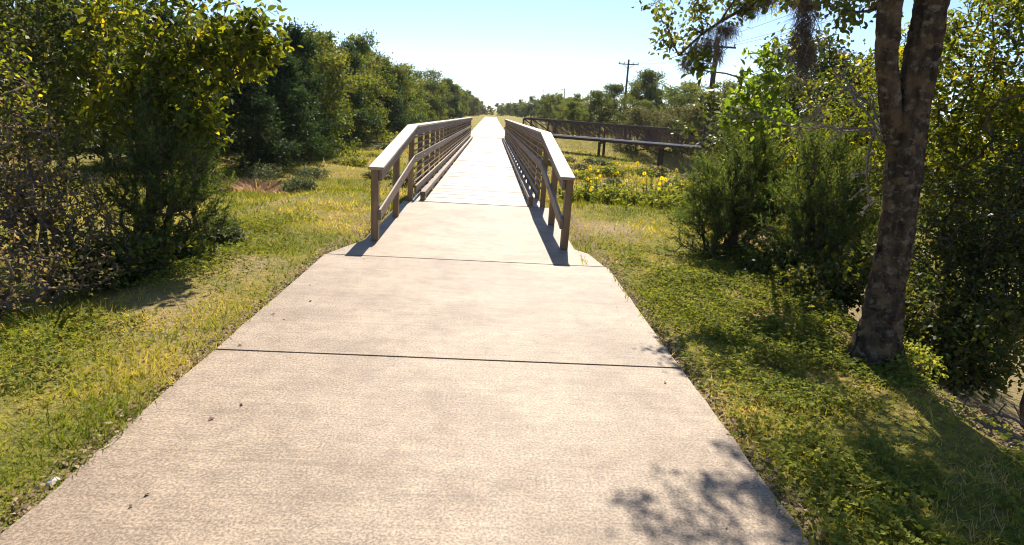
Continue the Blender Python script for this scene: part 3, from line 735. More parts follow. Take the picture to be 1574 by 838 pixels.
for i, (pk, x, y, s, lab) in enumerate(right):
    put_tree(pk, 'cedar_tree' if pk[0] == 'c' else 'broadleaf_tree', x, y, s, i*2.1, lab, 'tree', 'trees on the right side')

# ------------------------------------------------------------------ left foreground thicket
gz = lambda x, y: float(ground_z(x, y))
plant('elm_tree', (-4.6, 8.6, gz(-4.6, 8.6)), [[(-4.4, 8.5, 1.0), (-4.0, 8.2, 2.2), (-3.6, 8.2, 3.4)], [(-4.9, 8.8, 1.3), (-5.2, 9.0, 2.8)]],
      [(-3.5, 7.7, 1.75, .55, .35, .45, 110), (-2.95, 7.9, 2.25, .45, .3, .34, 66), (-2.62, 7.9, 2.45, .3, .26, .22, 30), (-3.9, 8.0, 2.5, .8, .4, .4, 66), (-3.3, 7.55, 1.32, .3, .28, .24, 48), (-4.0, 7.6, 1.5, .4, .3, .35, 46),
       (-4.4, 8.0, 1.9, .6, .5, .6, 60), (-3.3, 8.0, 2.95, .6, .4, .3, 22)],
      M_LEAF_ELM, M_BARK, 101, 'elm with bright yellow-green leaves overhanging the grass on the left', 'tree', per=13, size=.09, spread=.18, wr=.27, shape='hex', patch=.5)
plant('broadleaf_tree', (-5.8, 8.4, gz(-5.8, 8.4)), [[(-5.7, 8.4, 1.2), (-5.5, 8.3, 2.6), (-5.2, 8.4, 4.0)], [(-6.2, 8.0, 1.5), (-6.4, 7.8, 3.0)]],
      [(-5.4, 8.4, 2.4, .9, .8, .7, 240), (-4.95, 8.9, 2.2, .5, .6, .7, 120), (-5.9, 7.6, 2.1, .9, .8, .7, 140), (-5.3, 8.0, 1.3, .6, .6, .4, 60), (-5.1, 9.3, 2.7, .6, .6, .5, 70), (-5.6, 8.4, 3.2, .9, .8, .5, 80), (-6.6, 8.6, 1.6, .9, .9, .9, 160)],
      M_LEAF_DARK, M_BARK, 102, 'dark leafy tree filling the upper left corner', 'tree', per=16, size=.065, spread=.19, wr=.3, patch=.4)
cedar_bush('cedar_bush', (-3.75, 7.35, gz(-3.75, 7.35)), [[(-3.72, 7.3, .7), (-3.68, 7.3, 1.35)]],
           [(-3.5, 7.2, .45, .55, .5, .45, 300), (-3.35, 7.15, .85, .48, .45, .38, 240), (-3.85, 7.2, .35, .5, .5, .5, 170), (-3.6, 7.3, 1.25, .28, .28, .3, 90)], 103,
           'dark green cedar bush under the overhanging elm on the left')
cedar_bush('cedar_bush', (-4.7, 7.0, gz(-4.7, 7.0)), [[(-4.65, 7.0, .6), (-4.6, 7.0, 1.1)]],
           [(-4.6, 7.0, .5, .45, .45, .45, 90), (-4.55, 7.0, .95, .3, .3, .3, 50)], 104, 'sparser cedar bush half hidden behind the brown shrub on the left', per=12)
plant('brown_shrub', (-4.0, 5.9, gz(-4.0, 5.9)), [[(-3.95, 5.9, .5), (-3.9, 5.9, 1.0)], [(-4.2, 5.8, .6)], [(-3.7, 6.0, .6)]],
      [(-3.85, 5.9, .55, .5, .5, .5, 230), (-4.25, 5.8, .75, .5, .5, .5, 190), (-3.6, 6.1, .3, .35, .4, .3, 120), (-4.4, 6.3, 1.2, .5, .5, .4, 120)],
      M_LEAF_BROWN, M_TWIG, 105, 'twiggy brown thorn shrub at the left edge', 'shrub', per=6, size=.034, spread=.14, wr=.3, rtip=.0035, crown='leaves', trunk='stems', shell=.3)
plant('brown_shrub', (-3.75, 4.9, gz(-3.75, 4.9)), [[(-3.75, 4.9, .35), (-3.8, 4.9, .8)], [(-3.55, 5.1, .4)]],
      [(-3.65, 5.0, .3, .4, .4, .35, 130), (-3.95, 4.7, .5, .45, .5, .45, 110), (-3.4, 5.5, .2, .3, .35, .22, 70)],
      M_LEAF_BROWN, M_TWIG, 106, 'low reddish brown twiggy shrub at the far left above the tall grass', 'shrub', per=6, size=.034, spread=.13, rtip=.0035, crown='leaves', trunk='stems', shell=.3)
plant('leafy_shrub', (-3.45, 6.5, gz(-3.45, 6.5)), [[(-3.45, 6.5, .25)]],
      [(-3.35, 6.4, .12, .35, .45, .2, 150), (-3.15, 6.9, .1, .25, .3, .16, 80), (-3.5, 5.9, .12, .3, .4, .2, 110)],
      M_LEAF_LOW, M_TWIG, 107, 'low green leafy shrub at the foot of the left cedar bush', 'shrub', per=10, size=.055, spread=.1, wr=.33, crown='leaves', trunk='stems')
plant('sapling', (-4.75, 6.6, gz(-4.75, 6.6)), [[(-4.7, 6.6, .8), (-4.75, 6.5, 1.9)], [(-4.6, 6.7, 1.4)]],
      [(-4.8, 6.5, 1.5, .6, .6, .55, 150), (-5.2, 6.6, 1.0, .6, .6, .6, 120), (-5.0, 6.2, 2.1, .7, .7, .5, 130)],
      M_LEAF_ELM, M_TWIG, 108, 'thin sapling with small green leaves between brown shrub and left edge', 'sapling', per=7, size=.05, spread=.15, patch=.4, crown='leaves', trunk='stems')

# ------------------------------------------------------------------ right foreground: big tree
bx, by = 3.08, 4.72; bz = gz(bx, by)-.08
big = empty('big_tree', (bx, by, bz)); tag(big, 'big lichen-covered forked tree trunk on the right of the path', 'tree')
def rel(pts): return [(p[0]-bx, p[1]-by, p[2]-bz) for p in pts]
V, F = loft(rel([(3.07, 4.7, bz), (3.05, 4.7, .35), (3.03, 4.68, .9), (2.95, 4.66, 1.6), (2.93, 4.64, 2.1), (2.92, 4.62, 2.7), (3.0, 4.6, 3.6), (3.1, 4.6, 4.6)]), [.16, .128, .112, .105, .106, .10, .095, .075], 60, .30, 3, .42)
obj('trunk', raw_mesh('trunk', V, F, M_BARK_BIG, smooth=True), big)
V, F = loft(rel([(3.16, 4.86, bz+.05), (3.14, 4.8, .6), (3.10, 4.78, 1.3), (3.04, 4.76, 2.0), (3.04, 4.8, 2.8), (3.3, 4.9, 4.2)]), [.11, .09, .085, .085, .075, .055], 44, .3, 8, .35)
obj('stem', raw_mesh('stem', V, F, M_BARK_BIG, smooth=True), big)
V, F = loft(rel([(2.93, 4.66, 1.45), (2.80, 4.64, 1.8), (2.67, 4.62, 2.2), (2.60, 4.6, 2.7), (2.45, 4.7, 3.4), (2.2, 4.9, 4.2)]), [.04, .07, .07, .066, .058, .045], 44, .28, 12, 0)
obj('stem', raw_mesh('stem', V, F, M_BARK_BIG, smooth=True), big)
# limbs and crown, mostly above the picture, throwing the dappled shade
rng = rng_(201)
limbA = [(2.5, 5.3, 3.3), (2.77, 7.38, 3.11), (2.4, 7.38, 2.75), (1.99, 7.38, 2.38)]
limbB = [(2.35, 4.9, 3.7), (2.0, 6.0, 4.3), (1.65, 7.0, 4.6)]
limbC = [(3.2, 4.8, 4.5), (3.6, 5.6, 4.6), (4.0, 6.4, 4.4)]
limbD = [(2.55, 4.7, 3.2), (2.45, 5.3, 2.9), (2.48, 5.5, 2.62), (2.5, 5.5, 2.3)]
blobs = [(2.34, 7.38, 2.93, .5, .35, .25, 34), (1.97, 7.44, 2.56, .3, .27, .3, 28), (2.64, 7.38, 3.11, .42, .36, .25, 26), (2.65, 5.6, 2.75, .4, .3, .16, 30), (1.78, 7.38, 2.99, .3, .3, .22, 12),
         (1.75, 6.85, 4.6, .5, .5, .3, 60), (1.35, 6.7, 4.4, .25, .25, .2, 8), (2.1, 7.5, 4.7, .3, .5, .2, 26), (2.5, 4.6, 4.2, .9, .8, .5, 70), (3.4, 6.7, 4.4, .75, 1.0, .4, 300), (3.0, 6.2, 4.3, .4, .5, .3, 60), (2.75, 7.3, 4.6, .5, .6, .4, 110), (3.9, 6.2, 4.2, .8, .8, .5, 160), (3.1, 8.2, 4.5, .5, .5, .3, 30), (4.2, 5.0, 4.4, .9, .8, .5, 70), (3.0, 7.0, 5.0, 1.0, .9, .5, 60),
         (2.62, 4.95, 2.55, .18, .2, .2, 14)]
T = sample_blobs(blobs, rng, .5)
N, par, r, tips = skeleton((2.6, 4.6, 2.6), [limbA, limbB, limbD, [(3.0, 4.62, 3.4), (3.1, 4.6, 4.4)]+limbC], T, rng, rtip=.0028, rpow=.44, rmax=.06)
obj('limbs', branch_mesh('limbs', N-np.array([bx, by, bz]), par, r, M_BARK, 6), big)
V, F, rn = foliage(T, N, par, tips, rng, 13, .054, .14, .32, 'hex', .3, .35)
obj('crown', raw_mesh('crown', V-np.array([bx, by, bz]), F, M_LEAF_LOW, rn), big)
def moss(name, centre, size, n, parent, off, seed, hang=.8, mat=M_MOSS):
    rng = rng_(seed); c = np.array(centre); P = c+rng.normal(size=(n, 3))*np.array(size)*.45
    D = rng.normal(size=(n, 3)); D[:, 2] -= hang*1.6
    V, F = blade_tris(P, D, .07+.12*rng.random(n), np.full(n, .0055), rng)
    return obj(name, raw_mesh(name, V-np.array(off), F, mat, np.repeat(rng.random(n), 3)), parent)
O = (bx, by, bz)
for k, (c, s, n) in enumerate([((2.47, 5.5, 2.48), (.10, .08, .24), 800), ((2.5, 5.5, 2.25), (.10, .08, .18), 500), ((2.43, 5.5, 2.68), (.07, .07, .12), 350), ((2.46, 7.38, 2.68), (0.172, 0.074, 0.086), 546), ((2.29, 7.38, 2.51), (0.086, 0.061, 0.197), 494),
                                ((2.15, 7.38, 2.44), (0.061, 0.061, 0.148), 338), ((2.42, 7.38, 2.47), (0.061, 0.061, 0.172), 338), ((2.68, 7.38, 2.91), (0.148, 0.086, 0.074), 416), ((2.07, 7.38, 2.32), (0.061, 0.061, 0.098), 208), ((2.83, 7.26, 2.99), (0.123, 0.074, 0.086), 286)]):
    moss('hanging_moss', c, s, n, big, O, 300+k)
# dead, lichen-furred low branches on the left of the trunk
rng = rng_(207)
dead = [[(2.93, 4.9, 1.62), (2.88, 5.0, 1.72), (2.62, 5.05, 1.70), (2.5, 5.1, 1.74)], [(2.9, 4.9, 1.7), (2.98, 5.2, 1.88), (2.86, 5.3, 1.98), (2.80, 5.4, 2.12), (2.82, 5.4, 2.2)], [(2.9, 4.9, 1.7), (2.8, 5.3, 2.02), (2.62, 5.4, 1.82), (2.54, 5.45, 1.74)],
        [(2.9, 5.0, 1.66), (2.86, 4.95, 1.5), (2.9, 4.9, 1.2)], [(2.88, 5.0, 1.7), (2.7, 5.8, 1.7), (2.5, 6.3, 1.78), (2.3, 6.5, 1.75)]]
Tt = np.concatenate([np.array(d)[1:][np.repeat(np.arange(len(d)-1), 4)]+rng.normal(size=((len(d)-1)*4, 3))*.06 for d in dead])
N, par, r, tips = skeleton((2.98, 4.75, 1.65), dead, Tt, rng, seg=.1, rtip=.0035, rpow=.35, rmax=.014)
obj('dead_branches', branch_mesh('dead_branches', N-np.array(O), par, r, M_LICHBR, 6), big)
sel = N[rng.integers(len(N), size=2600)]
P = sel+rng.normal(size=sel.shape)*.010; V, F = blade_tris(P, rng.normal(size=P.shape), .012+.022*rng.random(len(P)), np.full(len(P), .006), rng)
M_LICHEN = leaf_mat('pale_lichen', [(0, (0.2, 0.17, 0.13)), (1, (0.42, 0.37, 0.29))], .25, (1.1, 1.05, .9), .9, .05)
obj('lichen', raw_mesh('lichen', V-np.array(O), F, M_LICHEN, np.repeat(rng.random(len(P)), 3)), big)

M_LEAF_SPRIG = leaf_mat('sprig_leaf', [(0, (.045, .08, .014)), (.5, (.11, .165, .024)), (.9, (.22, .26, .035)), (1, (.34, .3, .04))], .55, (1.9, 1.8, .5), .5, .2)
# bright sprig of leaves between the moss clumps
plant('sapling', (3.7, 9.4, gz(3.7, 9.4)), [[(3.65, 9.3, 1.0), (3.4, 8.7, 1.9), (3.15, 7.9, 2.6)], [(3.3, 8.5, 1.9), (2.95, 7.5, 1.9)]],
      [(2.9, 7.3, 2.05, .3, .3, .42, 44), (2.72, 7.2, 1.78, .26, .22, .12, 26), (3.15, 7.4, 1.75, .25, .25, .12, 12), (3.0, 7.3, 2.5, .3, .3, .2, 16), (2.2, 7.3, 2.35, .12, .12, .16, 14)],
      M_LEAF_SPRIG, M_TWIG, 110, 'slender sapling with bright green leaves between the moss clumps', 'sapling', per=9, size=.072, spread=.11, wr=.32, shape='hex', patch=.5, crown='leaves', trunk='stems')
cedar_bush('cedar_bush', (3.3, 8.55, gz(3.3, 8.55)), [[(3.3, 8.5, .7), (3.32, 8.5, 1.35)]],
           [(3.2, 8.4, .45, .75, .6, .55, 520), (3.3, 8.4, .9, .55, .5, .45, 350), (3.35, 8.5, 1.35, .34, .3, .3, 130), (2.95, 8.4, .65, .34, .35, .4, 160), (3.75, 8.6, .8, .4, .4, .5, 170)], 111, 'bright cedar bush right of the wildflowers, nearest the bridge')
cedar_bush('cedar_bush', (3.75, 7.3, gz(3.75, 7.3)), [[(3.75, 7.3, .6), (3.72, 7.3, 1.3)]],
           [(3.7, 7.2, .4, .55, .5, .5, 420), (3.7, 7.2, .95, .45, .42, .42, 300), (3.6, 7.2, 1.42, .25, .24, .25, 100), (4.15, 7.4, .7, .45, .4, .5, 190)], 112, 'cedar bush between the trunk and the bush nearest the bridge')
plant('leafy_shrub', (3.6, 6.3, gz(3.6, 6.3)), [[(3.6, 6.3, .3), (3.65, 6.3, .7)]],
      [(3.45, 6.5, .1, .4, .5, .28, 190), (3.75, 6.1, .35, .35, .4, .35, 150), (3.35, 7.3, .08, .35, .4, .22, 120), (3.2, 5.9, -.02, .22, .4, .16, 80)], M_LEAF_LOW, M_TWIG, 113,
      'shaded low leafy shrub at the foot of the right cedar bushes', 'shrub', per=10, size=.055, spread=.11, wr=.34, crown='leaves', trunk='stems')
plant('broadleaf_shrub', (4.7, 9.0, gz(4.7, 9)), [[(4.7, 9, .8), (4.6, 9, 1.9)], [(5.1, 9.2, 1.2)]],
      [(4.6, 8.8, 1.5, .8, .7, .6, 200), (5.2, 9.2, 2.1, .9, .8, .7, 200), (4.2, 8.9, 1.0, .6, .6, .5, 140), (5.6, 9.0, 1.4, .8, .8, .8, 160)], M_LEAF_ELM, M_BARK, 114,
      'yellow-green tall shrub behind the cedar bushes left of the trunk', 'shrub', per=14, size=.055, spread=.17, wr=.3, patch=.5, crown='leaves', trunk='stems')
plant('broadleaf_tree', (5.2, 6.9, gz(5.2, 6.9)), [[(5.1, 6.9, .8), (5.0, 6.8, 2.2), (4.9, 6.8, 3.6)], [(5.5, 6.6, 1.4), (5.8, 6.5, 3.0)]],
      [(4.6, 6.7, 2.3, .65, .7, .6, 200), (5.2, 6.6, 2.5, .8, .8, .7, 220), (5.0, 6.4, 1.5, .7, .6, .55, 170), (5.7, 6.3, 1.2, .7, .7, .7, 160), (4.5, 6.9, 1.6, .5, .5, .4, 90), (5.4, 6.6, 3.2, 1.0, .9, .6, 170)], M_LEAF_ELM, M_BARK, 115,
      'green and yellow leafy tree right behind the big trunk', 'tree', per=17, size=.052, spread=.16, wr=.3, patch=.5)
plant('evergreen_shrub', (4.75, 6.0, gz(4.75, 6.0)), [[(4.75, 6, .5), (4.7, 5.9, 1.6)], [(5.0, 5.8, 1.0)]],
      [(4.6, 5.8, .95, .5, .5, .6, 260), (4.85, 5.6, .4, .5, .5, .5, 200), (4.35, 6.0, .6, .4, .4, .4, 130), (5.2, 5.9, 1.5, .5, .5, .5, 150)], M_LEAF_DARK, M_BARK, 116,
      'very dark evergreen shrub at the right edge behind the trunk', 'shrub', per=13, size=.042, spread=.14, wr=.32, crown='leaves', trunk='stems')
M_LEAF_GREY = leaf_mat('grey_green_leaf', [(0, (0.07, 0.09, 0.06)), (.6, (0.14, 0.17, 0.12)), (1, (0.26, 0.28, 0.22))], .35, (1.4, 1.4, 1.0), .5, .3)
plant('grey_shrub', (5.15, 5.5, gz(5.15, 5.5)), [[(5.1, 5.5, .5), (5.1, 5.5, 1.2)]],
      [(5.0, 5.45, .95, .3, .4, .45, 150), (5.05, 5.4, .5, .3, .35, .35, 90)], M_LEAF_GREY, M_TWIG, 117, 'pale grey-green shrub cut off by the right edge', 'shrub', per=12, size=.045, spread=.1, crown='leaves', trunk='stems')
plant('undergrowth_shrub', (3.95, 5.35, gz(3.95, 5.35)), [[(3.95, 5.3, .1)], [(4.2, 5.1, 0)]],
      [(3.8, 5.35, .12, .4, .4, .35, 240), (4.15, 5.1, -.1, .4, .4, .3, 210), (3.65, 5.05, -.1, .25, .3, .18, 110), (4.45, 5.4, .1, .4, .4, .35, 150)], M_LEAF_LOW, M_TWIG, 118,
      'dense bright-leaved undergrowth just right of the trunk base', 'shrub', per=11, size=.05, spread=.1, wr=.36, patch=.5, crown='leaves', trunk='stems')
# fallen sticks on the bank
rng = rng_(401)
def stick(a, b, r, label, seed, kinks=3):
    rng = rng_(seed); a = np.array(a); b = np.array(b); st = [a+(b-a)*t+rng.normal(size=3)*.04*np.linalg.norm(b-a) for t in np.linspace(.2, 1, 5)]
    Tt = np.array([st[k]+np.array([rng.normal()*.12, rng.normal()*.12, .05+.12*rng.random()]) for k in (1, 2, 3, 3, 4)])
    N, par, r_, tips = skeleton(a, [st], Tt, rng, seg=.08, rtip=r*.4, rpow=.35, rmax=r)
    tag(obj('fallen_branch', branch_mesh('fallen_branch', N, par, r_, M_LICHBR, 6)), label, 'branch', 'fallen branches on the bank')
stick((3.62, 4.62, gz(3.62, 4.62)+.02), (3.9, 4.5, gz(3.9, 4.5)+.04), .012, 'short pale stick lying in the trunk shadow', 402)
stick((4.0, 4.9, gz(4, 4.9)+.05), (4.75, 4.75, gz(4.75, 4.75)+.3), .014, 'pale bent branch lying over the bank at the right edge', 403)
stick((3.95, 4.75, gz(3.95, 4.75)+.02), (4.05, 4.95, gz(4.05, 4.95)+.28), .01, 'thin forked twig standing up from the bank undergrowth', 404)

# ------------------------------------------------------------------ grass, clover, meadow, litter
def scatter(n, rmin, rmax, half, rng, az0=0.03):
    r = rmin*(rmax/rmin)**rng.random(n); a = az0+(rng.random(n)*2-1)*half
    return r*np.sin(a), r*np.cos(a), r
rng = rng_(500)
x, y, d = scatter(330000, 1.7, 75, .86, rng)
cl_zone = (x > PR) & (y < 9.5)
dens = np.clip(fbm(x*1.1, y*1.1, 31)*1.7-.15, .12, 1)*(1-.85*bare(x, y))
swz = (y > 13.5) & (y < 46) 
wv = .07*np.clip(fbm(x*2.5, y*1.7, 171)*2-.8, 0, 1)
keep = (~(on_path(x+wv, y) & on_path(x-wv, y))) & (rng.random(len(x)) < dens) & (~(cl_zone & (rng.random(len(x)) < .25))) & (x > -14) & (x < 26)
keep &= ~((x < -3.1) & (y < 9) & (rng.random(len(x)) < .5)) & ~((x > bank_x(y)+.1) & (y < 12)) & ~((x-.12*(y-3.5) > 3.35) & (y < 5.2))
x, y, d = x[keep], y[keep], d[keep]; n = len(x); z = np.maximum(ground_z(x, y), np.where(on_path(x, y) & (y < 12), 0.0, -99))
hgt = np.clip(.035+.0022*d, .035, .16)*(.55+.9*rng.random(n))*(1+.7*(fbm(x*.8, y*.8, 44) > .56)); wid = np.clip(.0032+.00105*d, .004, .06)*(.7+.6*rng.random(n))
D = np.stack([rng.normal(size=n)*.6, rng.normal(size=n)*.6, np.full(n, .9)], 1)
V, F = blade_tris(np.stack([x, y, z-.004], 1), D, hgt, wid, rng)
pt = fbm(x*.75, y*.75, 61); rn = np.clip((pt-.5)*2.3+.42+(rng.random(n)-.5)*.6 + .22*bare(x, y), 0, 1)
tag(obj('grass', raw_mesh('grass', V, F, M_GRASS, np.repeat(rn, 3))), 'short patchy mown grass on both verges of the path', 'grass', kind='stuff')

# clover and small weeds along the right verge, some on the left by the bushes
rng = rng_(510)
n = 120000
xa = np.where(rng.random(n) < .74, rng.uniform(1.40, 4.0, n), rng.uniform(-3.7, -1.95, n)); ya = 1.3+8.6*rng.random(n)**1.35
dn = np.where(xa > 0, np.clip(fbm(xa*2.3, ya*2.3, 71)*2.6-.85, .05, .8)*np.clip((xa-1.38)/.5, .12, 1)*(1-sstep(7.0, 9.6, ya)), np.clip(fbm(xa*1.3, ya*1.3, 75)*2.8-1.0, 0, 1)*sstep(-2.2, -3.0, xa))
k = (rng.random(n) < dn*(1-.6*bare(xa, ya))) & (~on_path(xa, ya)) & (xa < bank_x(ya)+.35) & (rng.random(n) > 1.2*sstep(3.0, 3.5, xa-.12*(ya-3.5))*(ya < 5.4))
xa, ya = xa[k], ya[k]; n = len(xa); za = ground_z(xa, ya); hh = .015+.085*rng.random(n)*np.clip(fbm(xa*2.2, ya*2.2, 81)*2.2-.35, .15, 1.4)
ang = rng.random(n)*6.28; Vs = []; Fs = []; o = 0
for j in range(3):
    aj = ang+j*2.094; Dj = np.stack([np.cos(aj), np.sin(aj), .15+.45*rng.normal(size=n)], 1)
    v, f = leaf_quads(np.stack([xa, ya, za+hh], 1), Dj, .013+.02*rng.random(n), .40, rng, .8); Vs.append(v); Fs.append(f+o); o += len(v)
rn = np.repeat(np.clip(.5*fbm(xa*1.7, ya*1.7, 91)+.5*rng.random(n), 0, 1), 4)
tag(obj('clover', raw_mesh('clover', np.concatenate(Vs), np.concatenate(Fs), M_CLOVER, np.tile(rn, 3))), 'green clover and small weeds carpeting the verges', 'ground cover', kind='stuff')

# tall meadow grass in the swale either side of the bridge
rng = rng_(520)
x, y, d = scatter(150000, 11.5, 75, .62, rng)
sw = ((x > 1.5) & (y > 12.2)) | ((x < -2.0) & (y > 13))
dm = np.clip(fbm(x*.45, y*.45, 131)*2.2-.55, 0.03, 1)
k = sw & (rng.random(len(x)) < dm) & (x < 30) & (x > -9)
x, y, d = x[k], y[k], d[k]; n = len(x); z = ground_z(x, y)
hgt = (.10+.22*np.clip(fbm(x*.5, y*.5, 141)*2-.6, 0, 1))*(.5+.9*rng.random(n))*np.where(x < 0, .45, 1); wid = np.clip(.0011*d, .009, .05)
D = np.stack([rng.normal(size=n)*.35, rng.normal(size=n)*.35, np.full(n, .9)], 1)
V, F = blade_tris(np.stack([x, y, z-.01], 1), D, hgt, wid, rng)
rn = np.clip((fbm(x*.35, y*.35, 151)-.5)*2.2+.42+(rng.random(n)-.5)*.5, 0, 1)
tag(obj('meadow_grass', raw_mesh('meadow_grass', V, F, M_MEADOW, np.repeat(rn, 3))), 'tall dry and green meadow grass beside the bridge', 'grass', kind='stuff')

# dead leaves along the path edges and on the bank
rng = rng_(530)
n = 2600; s = rng.random(n) < .5
xa = np.where(s, PL-np.abs(rng.normal(size=n))*.07, PR+np.abs(rng.normal(size=n))*.08); ya = rng.uniform(1.6, 8, n)
m2_ = 4500; xa = np.r_[xa, rng.uniform(3.0, 5.0, m2_)]; ya = np.r_[ya, rng.uniform(2.0, 6.0, m2_)]
zz = ground_z(xa, ya)+.012+.02*rng.random(len(xa))
k3 = 36; xb = np.where(rng.random(k3) < .5, PL+np.abs(rng.normal(size=k3))*.22, PR-np.abs(rng.normal(size=k3))*.25); yb = rng.uniform(2, 11, k3); ok = (xb > PL) & (xb < PR) & ((yb < 7.3) | ((xb > -1.3) & (xb < .95)))
k4 = 500; aa = rng.random(k4)*6.28; rr4 = .15+np.abs(rng.normal(size=k4))*.28; xc = 3.08+np.cos(aa)*rr4; yc = 4.72+np.sin(aa)*rr4
zz = np.r_[zz, np.full(ok.sum(), .006), ground_z(xc, yc)+.015]; xa = np.r_[xa, xb[ok], xc]; ya = np.r_[ya, yb[ok], yc]
P = np.stack([xa, ya, zz], 1); D = rng.normal(size=P.shape); D[:, 2] *= .3; D[len(P)-k4-ok.sum():len(P)-k4, 2] *= .1
V, F = leaf_quads(P, D, .012+.026*rng.random(len(P)), .32, rng, 1.5)
tag(obj('dead_leaves', raw_mesh('dead_leaves', V, F, M_DRYLEAF, np.repeat(rng.random(len(P)), 4))), 'dead brown leaves along the path edges', 'leaf litter', kind='stuff')

# ------------------------------------------------------------------ tufts, weeds, wildflowers, stones
M_PINKDRY = leaf_mat('pinkish_dry_grass', [(0, (0.26, 0.17, 0.11)), (.6, (0.42, 0.29, 0.2)), (1, (0.55, 0.43, 0.31))], .4, (1.3, 1.15, .9), .8, .05)
def tuft(name, x, y, n, R, H, mat, seed, label, cat, w=.008, lean=.6):
    rng = rng_(seed); z0 = gz(x, y); a = rng.random(n)*6.28; rr = R*.35*np.sqrt(rng.random(n))
    Pb = np.stack([np.cos(a)*rr, np.sin(a)*rr, np.full(n, -.02)], 1); L = H*(.5+.7*rng.random(n))
    d1 = np.stack([np.cos(a)*lean*rng.random(n), np.sin(a)*lean*rng.random(n), np.ones(n)], 1); d1 = unit(d1); S = unit(np.cross(d1, np.array([[0, 0, 1.]])+rng.normal(size=(n, 3))*.1))
    m_ = Pb+d1*L[:, None]*.55; out = np.stack([np.cos(a), np.sin(a), np.zeros(n)], 1); t_ = m_+unit(d1*.7+out*.7+np.array([[0, 0, -.25]]))*L[:, None]*.5
    V = np.stack([Pb-S*w*.5, Pb+S*w*.5, m_+S*w*.45, t_, m_-S*w*.45], 1).reshape(-1, 3)
    root = empty(name, (x, y, z0)); obj('blades', raw_mesh('blades', V, np.arange(5*n).reshape(n, 5), mat, np.repeat(rng.random(n), 5)), root); return tag(root, label, cat)
tuft('grass_tuft', -3.25, 4.75, 420, .8, .2, M_CLOVER, 601, 'tall arching grass tuft at the left edge below the brown shrub', 'grass tuft', .0032, .9)
tuft('grass_tuft', -3.55, 4.2, 380, .8, .2, M_CLOVER, 602, 'arching grass tuft cut by the left edge of the picture', 'grass tuft', .0032, .9)
tuft('dry_grass_clump', -5.9, 17.0, 900, 2.6, .5, M_PINKDRY, 603, 'pinkish dry grass clump in front of the left tree row', 'grass tuft', .018, .8)
tuft('dry_grass_clump', -4.9, 16.2, 420, 1.8, .3, M_PINKDRY, 604, 'smaller dry grass clump right of the pinkish clump on the left', 'grass tuft', .016, .8)
M_WEED = leaf_mat('grey_green_weed', [(0, (0.05, 0.075, 0.03)), (.6, (0.10, 0.125, 0.055)), (1, (0.19, 0.19, 0.1))], .35, (1.4, 1.4, .9), .6, .2)
def weed(x, y, R, H, seed, label, mat=None, size=.06):
    return plant('weed_bush', (x, y, gz(x, y)), [[(x, y, gz(x, y)+H*.5)]], [(x, y, gz(x, y)+H*.5, R, R, H*.5, 110)], mat or M_WEED, M_TWIG, seed, label, 'weed', per=9, size=size, spread=.1, crown='leaves', trunk='stems')
weed(-4.15, 14.6, .38, .4, 611, 'round grey-green weed bush alone in the left grass')
weed(-7.3, 21.5, .7, .5, 612, 'pale weed bush at the shaded foot of the left tree row')
weed(-6.0, 23.0, .5, .45, 613, 'pale weed bush just right of the shaded tree row foot')
weed(3.3, 4.62, .2, .2, 620, 'small leafy weed at the foot of the big trunk', M_CLOVER, .035)
weed(-3.25, 7.9, .28, .3, 614, 'low green weed beside the left cedar bush')
weed(2.7, 13.6, .5, .36, 615, 'leafy green weed clump right of the bridge below the left wildflowers', M_CLOVER, .08)
weed(3.5, 13.3, .6, .36, 616, 'leafy green weed clump below the densest wildflowers', M_CLOVER, .08)
weed(4.3, 13.4, .55, .36, 617, 'leafy green weed clump below the right wildflowers', M_CLOVER, .08)
weed(2.0, 14.2, .45, .36, 618, 'leafy green weed clump hugging the right bridge rail', M_CLOVER, .08)
weed(3.0, 15.2, .6, .36, 619, 'leafy green weed clump behind the wildflowers near the bridge', M_CLOVER, .08)

rg = rng_(650)
proto_w = [weed(0, -60-3*k, .5, .5, 660+k, 'x', [M_WEED, M_CLOVER, M_FAR_OLIVE][k], .09) [0] for k in range(3)]
n_w = 0
for (x0, x1, y0, y1, cnt, wlab) in ((2.2, 6.5, 15.5, 24, 16, 'scruffy weed bush from the front in the near meadow behind the wildflowers'), (2.5, 13, 24, 46, 22, 'scruffy weed bush from the front in the far meadow below the truss bridge'), (-6.5, -2.4, 20, 40, 9, 'scruffy weed bush from the front between left rail and tree row')):
    for k, y in enumerate(sorted(rg.uniform(y0, y1, cnt))):
        x = rg.uniform(x0, x1); c = proto_w[rg.integers(3)]
        c = copy_tree(c) if n_w >= 0 else c
        c.location = (x, y, gz(x, y)-.03); c.rotation_euler = (0, 0, rg.random()*6.28); q = .6+.9*rg.random(); c.scale = (q*1.2, q*1.2, q*.8); n_w += 1
        tag(c, ordn(k)+' '+wlab, 'weed', 'weed bushes right of the bridge' if x > 0 else 'weed bushes left of the bridge')
for p in proto_w:
    for ch in list(p.children): bpy.data.objects.remove(ch)
    bpy.data.objects.remove(p)

